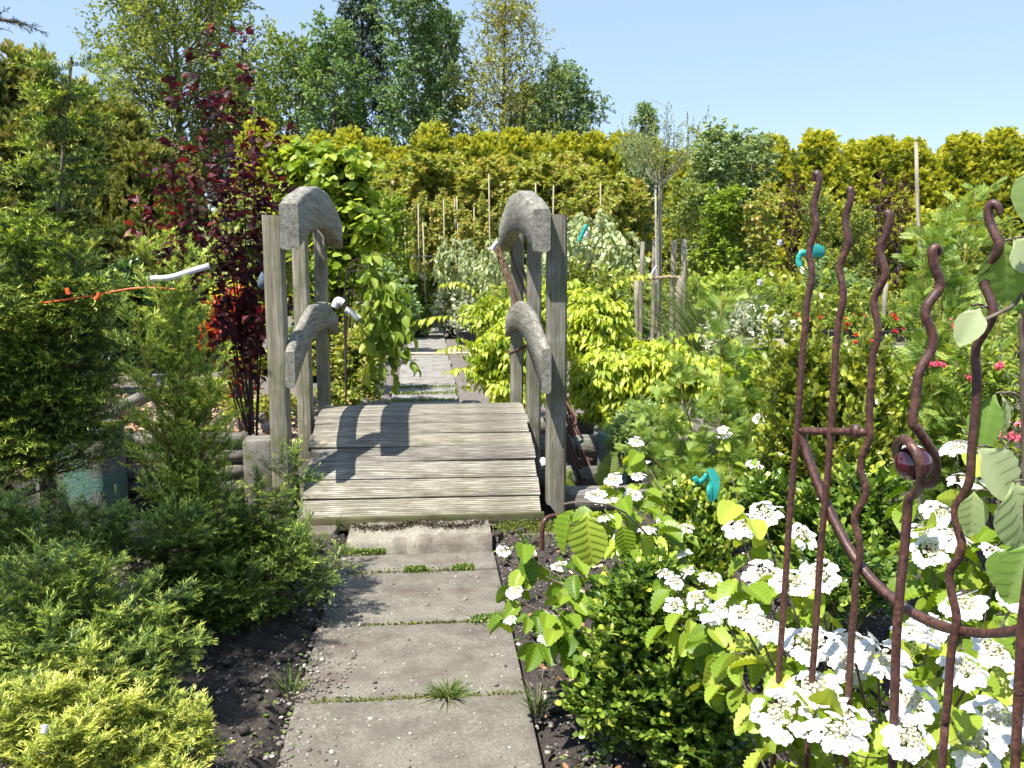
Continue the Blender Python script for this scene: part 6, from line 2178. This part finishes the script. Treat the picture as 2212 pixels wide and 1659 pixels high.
# ------------------------------------------------------------------ labels, ribbons, hose
strip('plant_label', 'long white plastic label strip bent across the yew leaders', [at(324, 602, 3.42), at(368, 599, 3.40), at(408, 587, 3.40), at(452, 574, 3.42)], .023, M_WHITE, 'label')
strip('plant_label', 'short white label tag on the bush right of the left lower rail', [at(746, 668, 7.5), at(760, 676, 7.5), at(776, 690, 7.5)], .055, M_WHITE, 'label')
strip('plant_label', 'crumpled white tag beside the lower left rail end', [at(722, 665, 7.6), at(730, 650, 7.6), at(742, 656, 7.6)], .07, M_WHITE, 'label')
strip('plant_label', 'small white tag at the upper tip of the rusty rods', [at(1062, 540, 6.9), at(1070, 528, 6.9), at(1076, 522, 6.9)], .04, M_WHITE, 'label')
strip('plant_label', 'white label leaning at the pots left of the laurel', [at(168, 835, 8.9), at(169, 845, 8.9), at(170, 860, 8.9)], .045, M_WHITE, 'label')
for (x, y, d, s_, lab) in [(873, 604, 19, .12, 'small white tag above the path end, left one'), (909, 598, 21, .12, 'small white tag above the path end, right one'), (1683, 524, 15, .1, 'pale tag left of the first wavy rod'), (1640, 610, 9.5, .07, 'round white tag in the whitish-leaved shrub'),
                           (1265, 506, 12, .07, 'white flower tag right of the right post'), (95, 1575, 1.9, .02, 'white tag low in the golden yew')]:
    strip('plant_label', lab, [at(x, y - s_ * 600 / d * 1.5, d), at(x + 2, y, d), at(x - 1, y + s_ * 600 / d * 1.5, d)], s_ * .8, M_WHITE, 'label')


def ribbon(label, pts, wd, d):
    t = strip('ribbon', label, [at(x, y, d + o) for x, y, o in pts], wd, M_TEAL, 'ribbon')
    return t


def ribbonloop(label, body, tail, d):
    """a flattened loop of tape: crumpled lobe and two tails"""
    rng = np.random.default_rng(int(body[0][0]))
    t = thing('ribbon', label, 'ribbon', at(body[0][0], body[0][1], d))
    a = Acc()
    L = [at(x, y, d + rng.normal(0, .006)) for x, y in body]
    n = len(L)
    L = [q_ + np.array((0, (.004 if j_ % 2 else -.004), 0)) for j_, q_ in enumerate(L)]
    c = np.mean(L, 0) + np.array((0, -.006, 0))
    a.add(np.vstack([L, [c]]), [(i, (i + 1) % n, n) for i in range(n)], rng.random(n + 1))
    a.add(np.vstack([L, [c + np.array((0, .008, 0))]]), [((i + 1) % n, i, n) for i in range(n)], rng.random(n + 1))
    a.build('loop', M_TEAL, t)
    q = strip('tail', '', [at(x, y, d) for x, y in tail], .018 * d / 2.6, M_TEAL, 'x')
    del q['label'], q['category']
    q.data.transform(Matrix.Translation(tuple(-np.array(t['_off']))))
    q.parent = t
    return t


ribbonloop('teal plastic ribbon tied on the yellowish box bush', [(1525, 1012), (1542, 1012), (1553, 1030), (1556, 1050), (1548, 1075), (1538, 1086), (1528, 1078), (1527, 1055), (1533, 1035)], [(1500, 1030), (1508, 1042), (1520, 1036), (1528, 1024)], 2.75)
ribbonloop('teal ribbon tied behind the first wavy rod', [(1750, 535), (1765, 526), (1778, 532), (1784, 545), (1778, 555), (1758, 556), (1745, 552)], [(1752, 548), (1733, 546), (1725, 560), (1728, 576)], 3.4)
strip('ribbon', 'teal ribbon hanging in the weeping tree right of the right post', [at(1268, 485, 11), at(1258, 505, 11), at(1250, 522, 11)], .05, M_TEAL, 'ribbon')
strip('ribbon', 'small teal ribbon in the fine bush right of the left railing', [at(728, 560, 9.8), at(745, 568, 9.8), at(760, 572, 9.8)], .05, M_TEAL, 'ribbon')
strip('ribbon', 'thin teal strip hanging behind the second wavy rod among the white flowers', [at(1758, 1245, 1.75), at(1752, 1290, 1.75), at(1746, 1320, 1.75)], .014, M_TEAL, 'ribbon')
strip('ribbon', 'tiny teal label at the pot behind the stakes', [at(1475, 790, 9), at(1482, 778, 9), at(1490, 768, 9)], .05, M_TEAL, 'ribbon')
strip('orange_tape', 'long thin orange-red tape stretched through the dark conifers at the left', [at(90, 655, 4.12), at(190, 640, 4.1), at(300, 622, 4.1), at(395, 626, 4.1)], .009, M_ORANGE, 'tape')
strip('orange_tape', 'short knotted end of orange tape left of the yew leaders', [at(205, 648, 4.0), at(212, 640, 4.0), at(214, 632, 4.0)], .02, M_ORANGE, 'tape')
strip('orange_tape', 'little upright orange tape end in the dark conifer', [at(144, 622, 4.0), at(146, 630, 4.0), at(148, 636, 4.0)], .02, M_ORANGE, 'tape')
a = Acc()
p = [gr(840, 15.6, .045), gr(900, 15.5, .05), gr(950, 15.5, .05), gr(985, 15.55, .045), gr(1040, 15.7, .04)]
tubes(a, smoothline(p, 30), np.full(30, .022), 8, .5, True)
tag(a.build('garden_hose', plain('cream_hose', (0.72, 0.55, 0.38), .5)), 'cream coloured hose lying across the path beyond the bridge', 'hose')
for (x0, x1, y, d, lab) in [(780, 1010, 552, 20, 'upper green wire strung across the nursery rows'), (830, 1060, 634, 21, 'lower green wire strung across the nursery rows')]:
    a = Acc()
    tubes(a, line(at(x0, y, d), at(x1, y, d), 8, -.02), np.full(8, .012), 5, .5, True)
    tag(a.build('fence_wire', M_GREENPOT), lab, 'wire')
# white-flowered and grey plant near the path end; blue bird feeder
shrub('white_stone_plant', 'heap of pale blossom behind the stakes', gr(1510, 16.5), [(gr(1510, 16.5, .5), (.5, .4, .4))], 590, L_VARI, OVAL, .05, .06, 120, 8, .2, v=(.7, .3, .2))
t = thing('seed_feeder', 'small blue-grey hanging lump on the purple tree beside the left post', 'feeder', at(566, 605, 6.3))
a = Acc()
tubes(a, np.array([at(566, 588, 6.3), at(566, 596, 6.3), at(566, 608, 6.3), at(566, 620, 6.3), at(566, 626, 6.3)]), np.array([.005, .02, .034, .03, .008]), 8, .5, True)
a.build('body', plain('blue_grey_net', (.10, .14, .18), .7, .3, .5, 80), t)
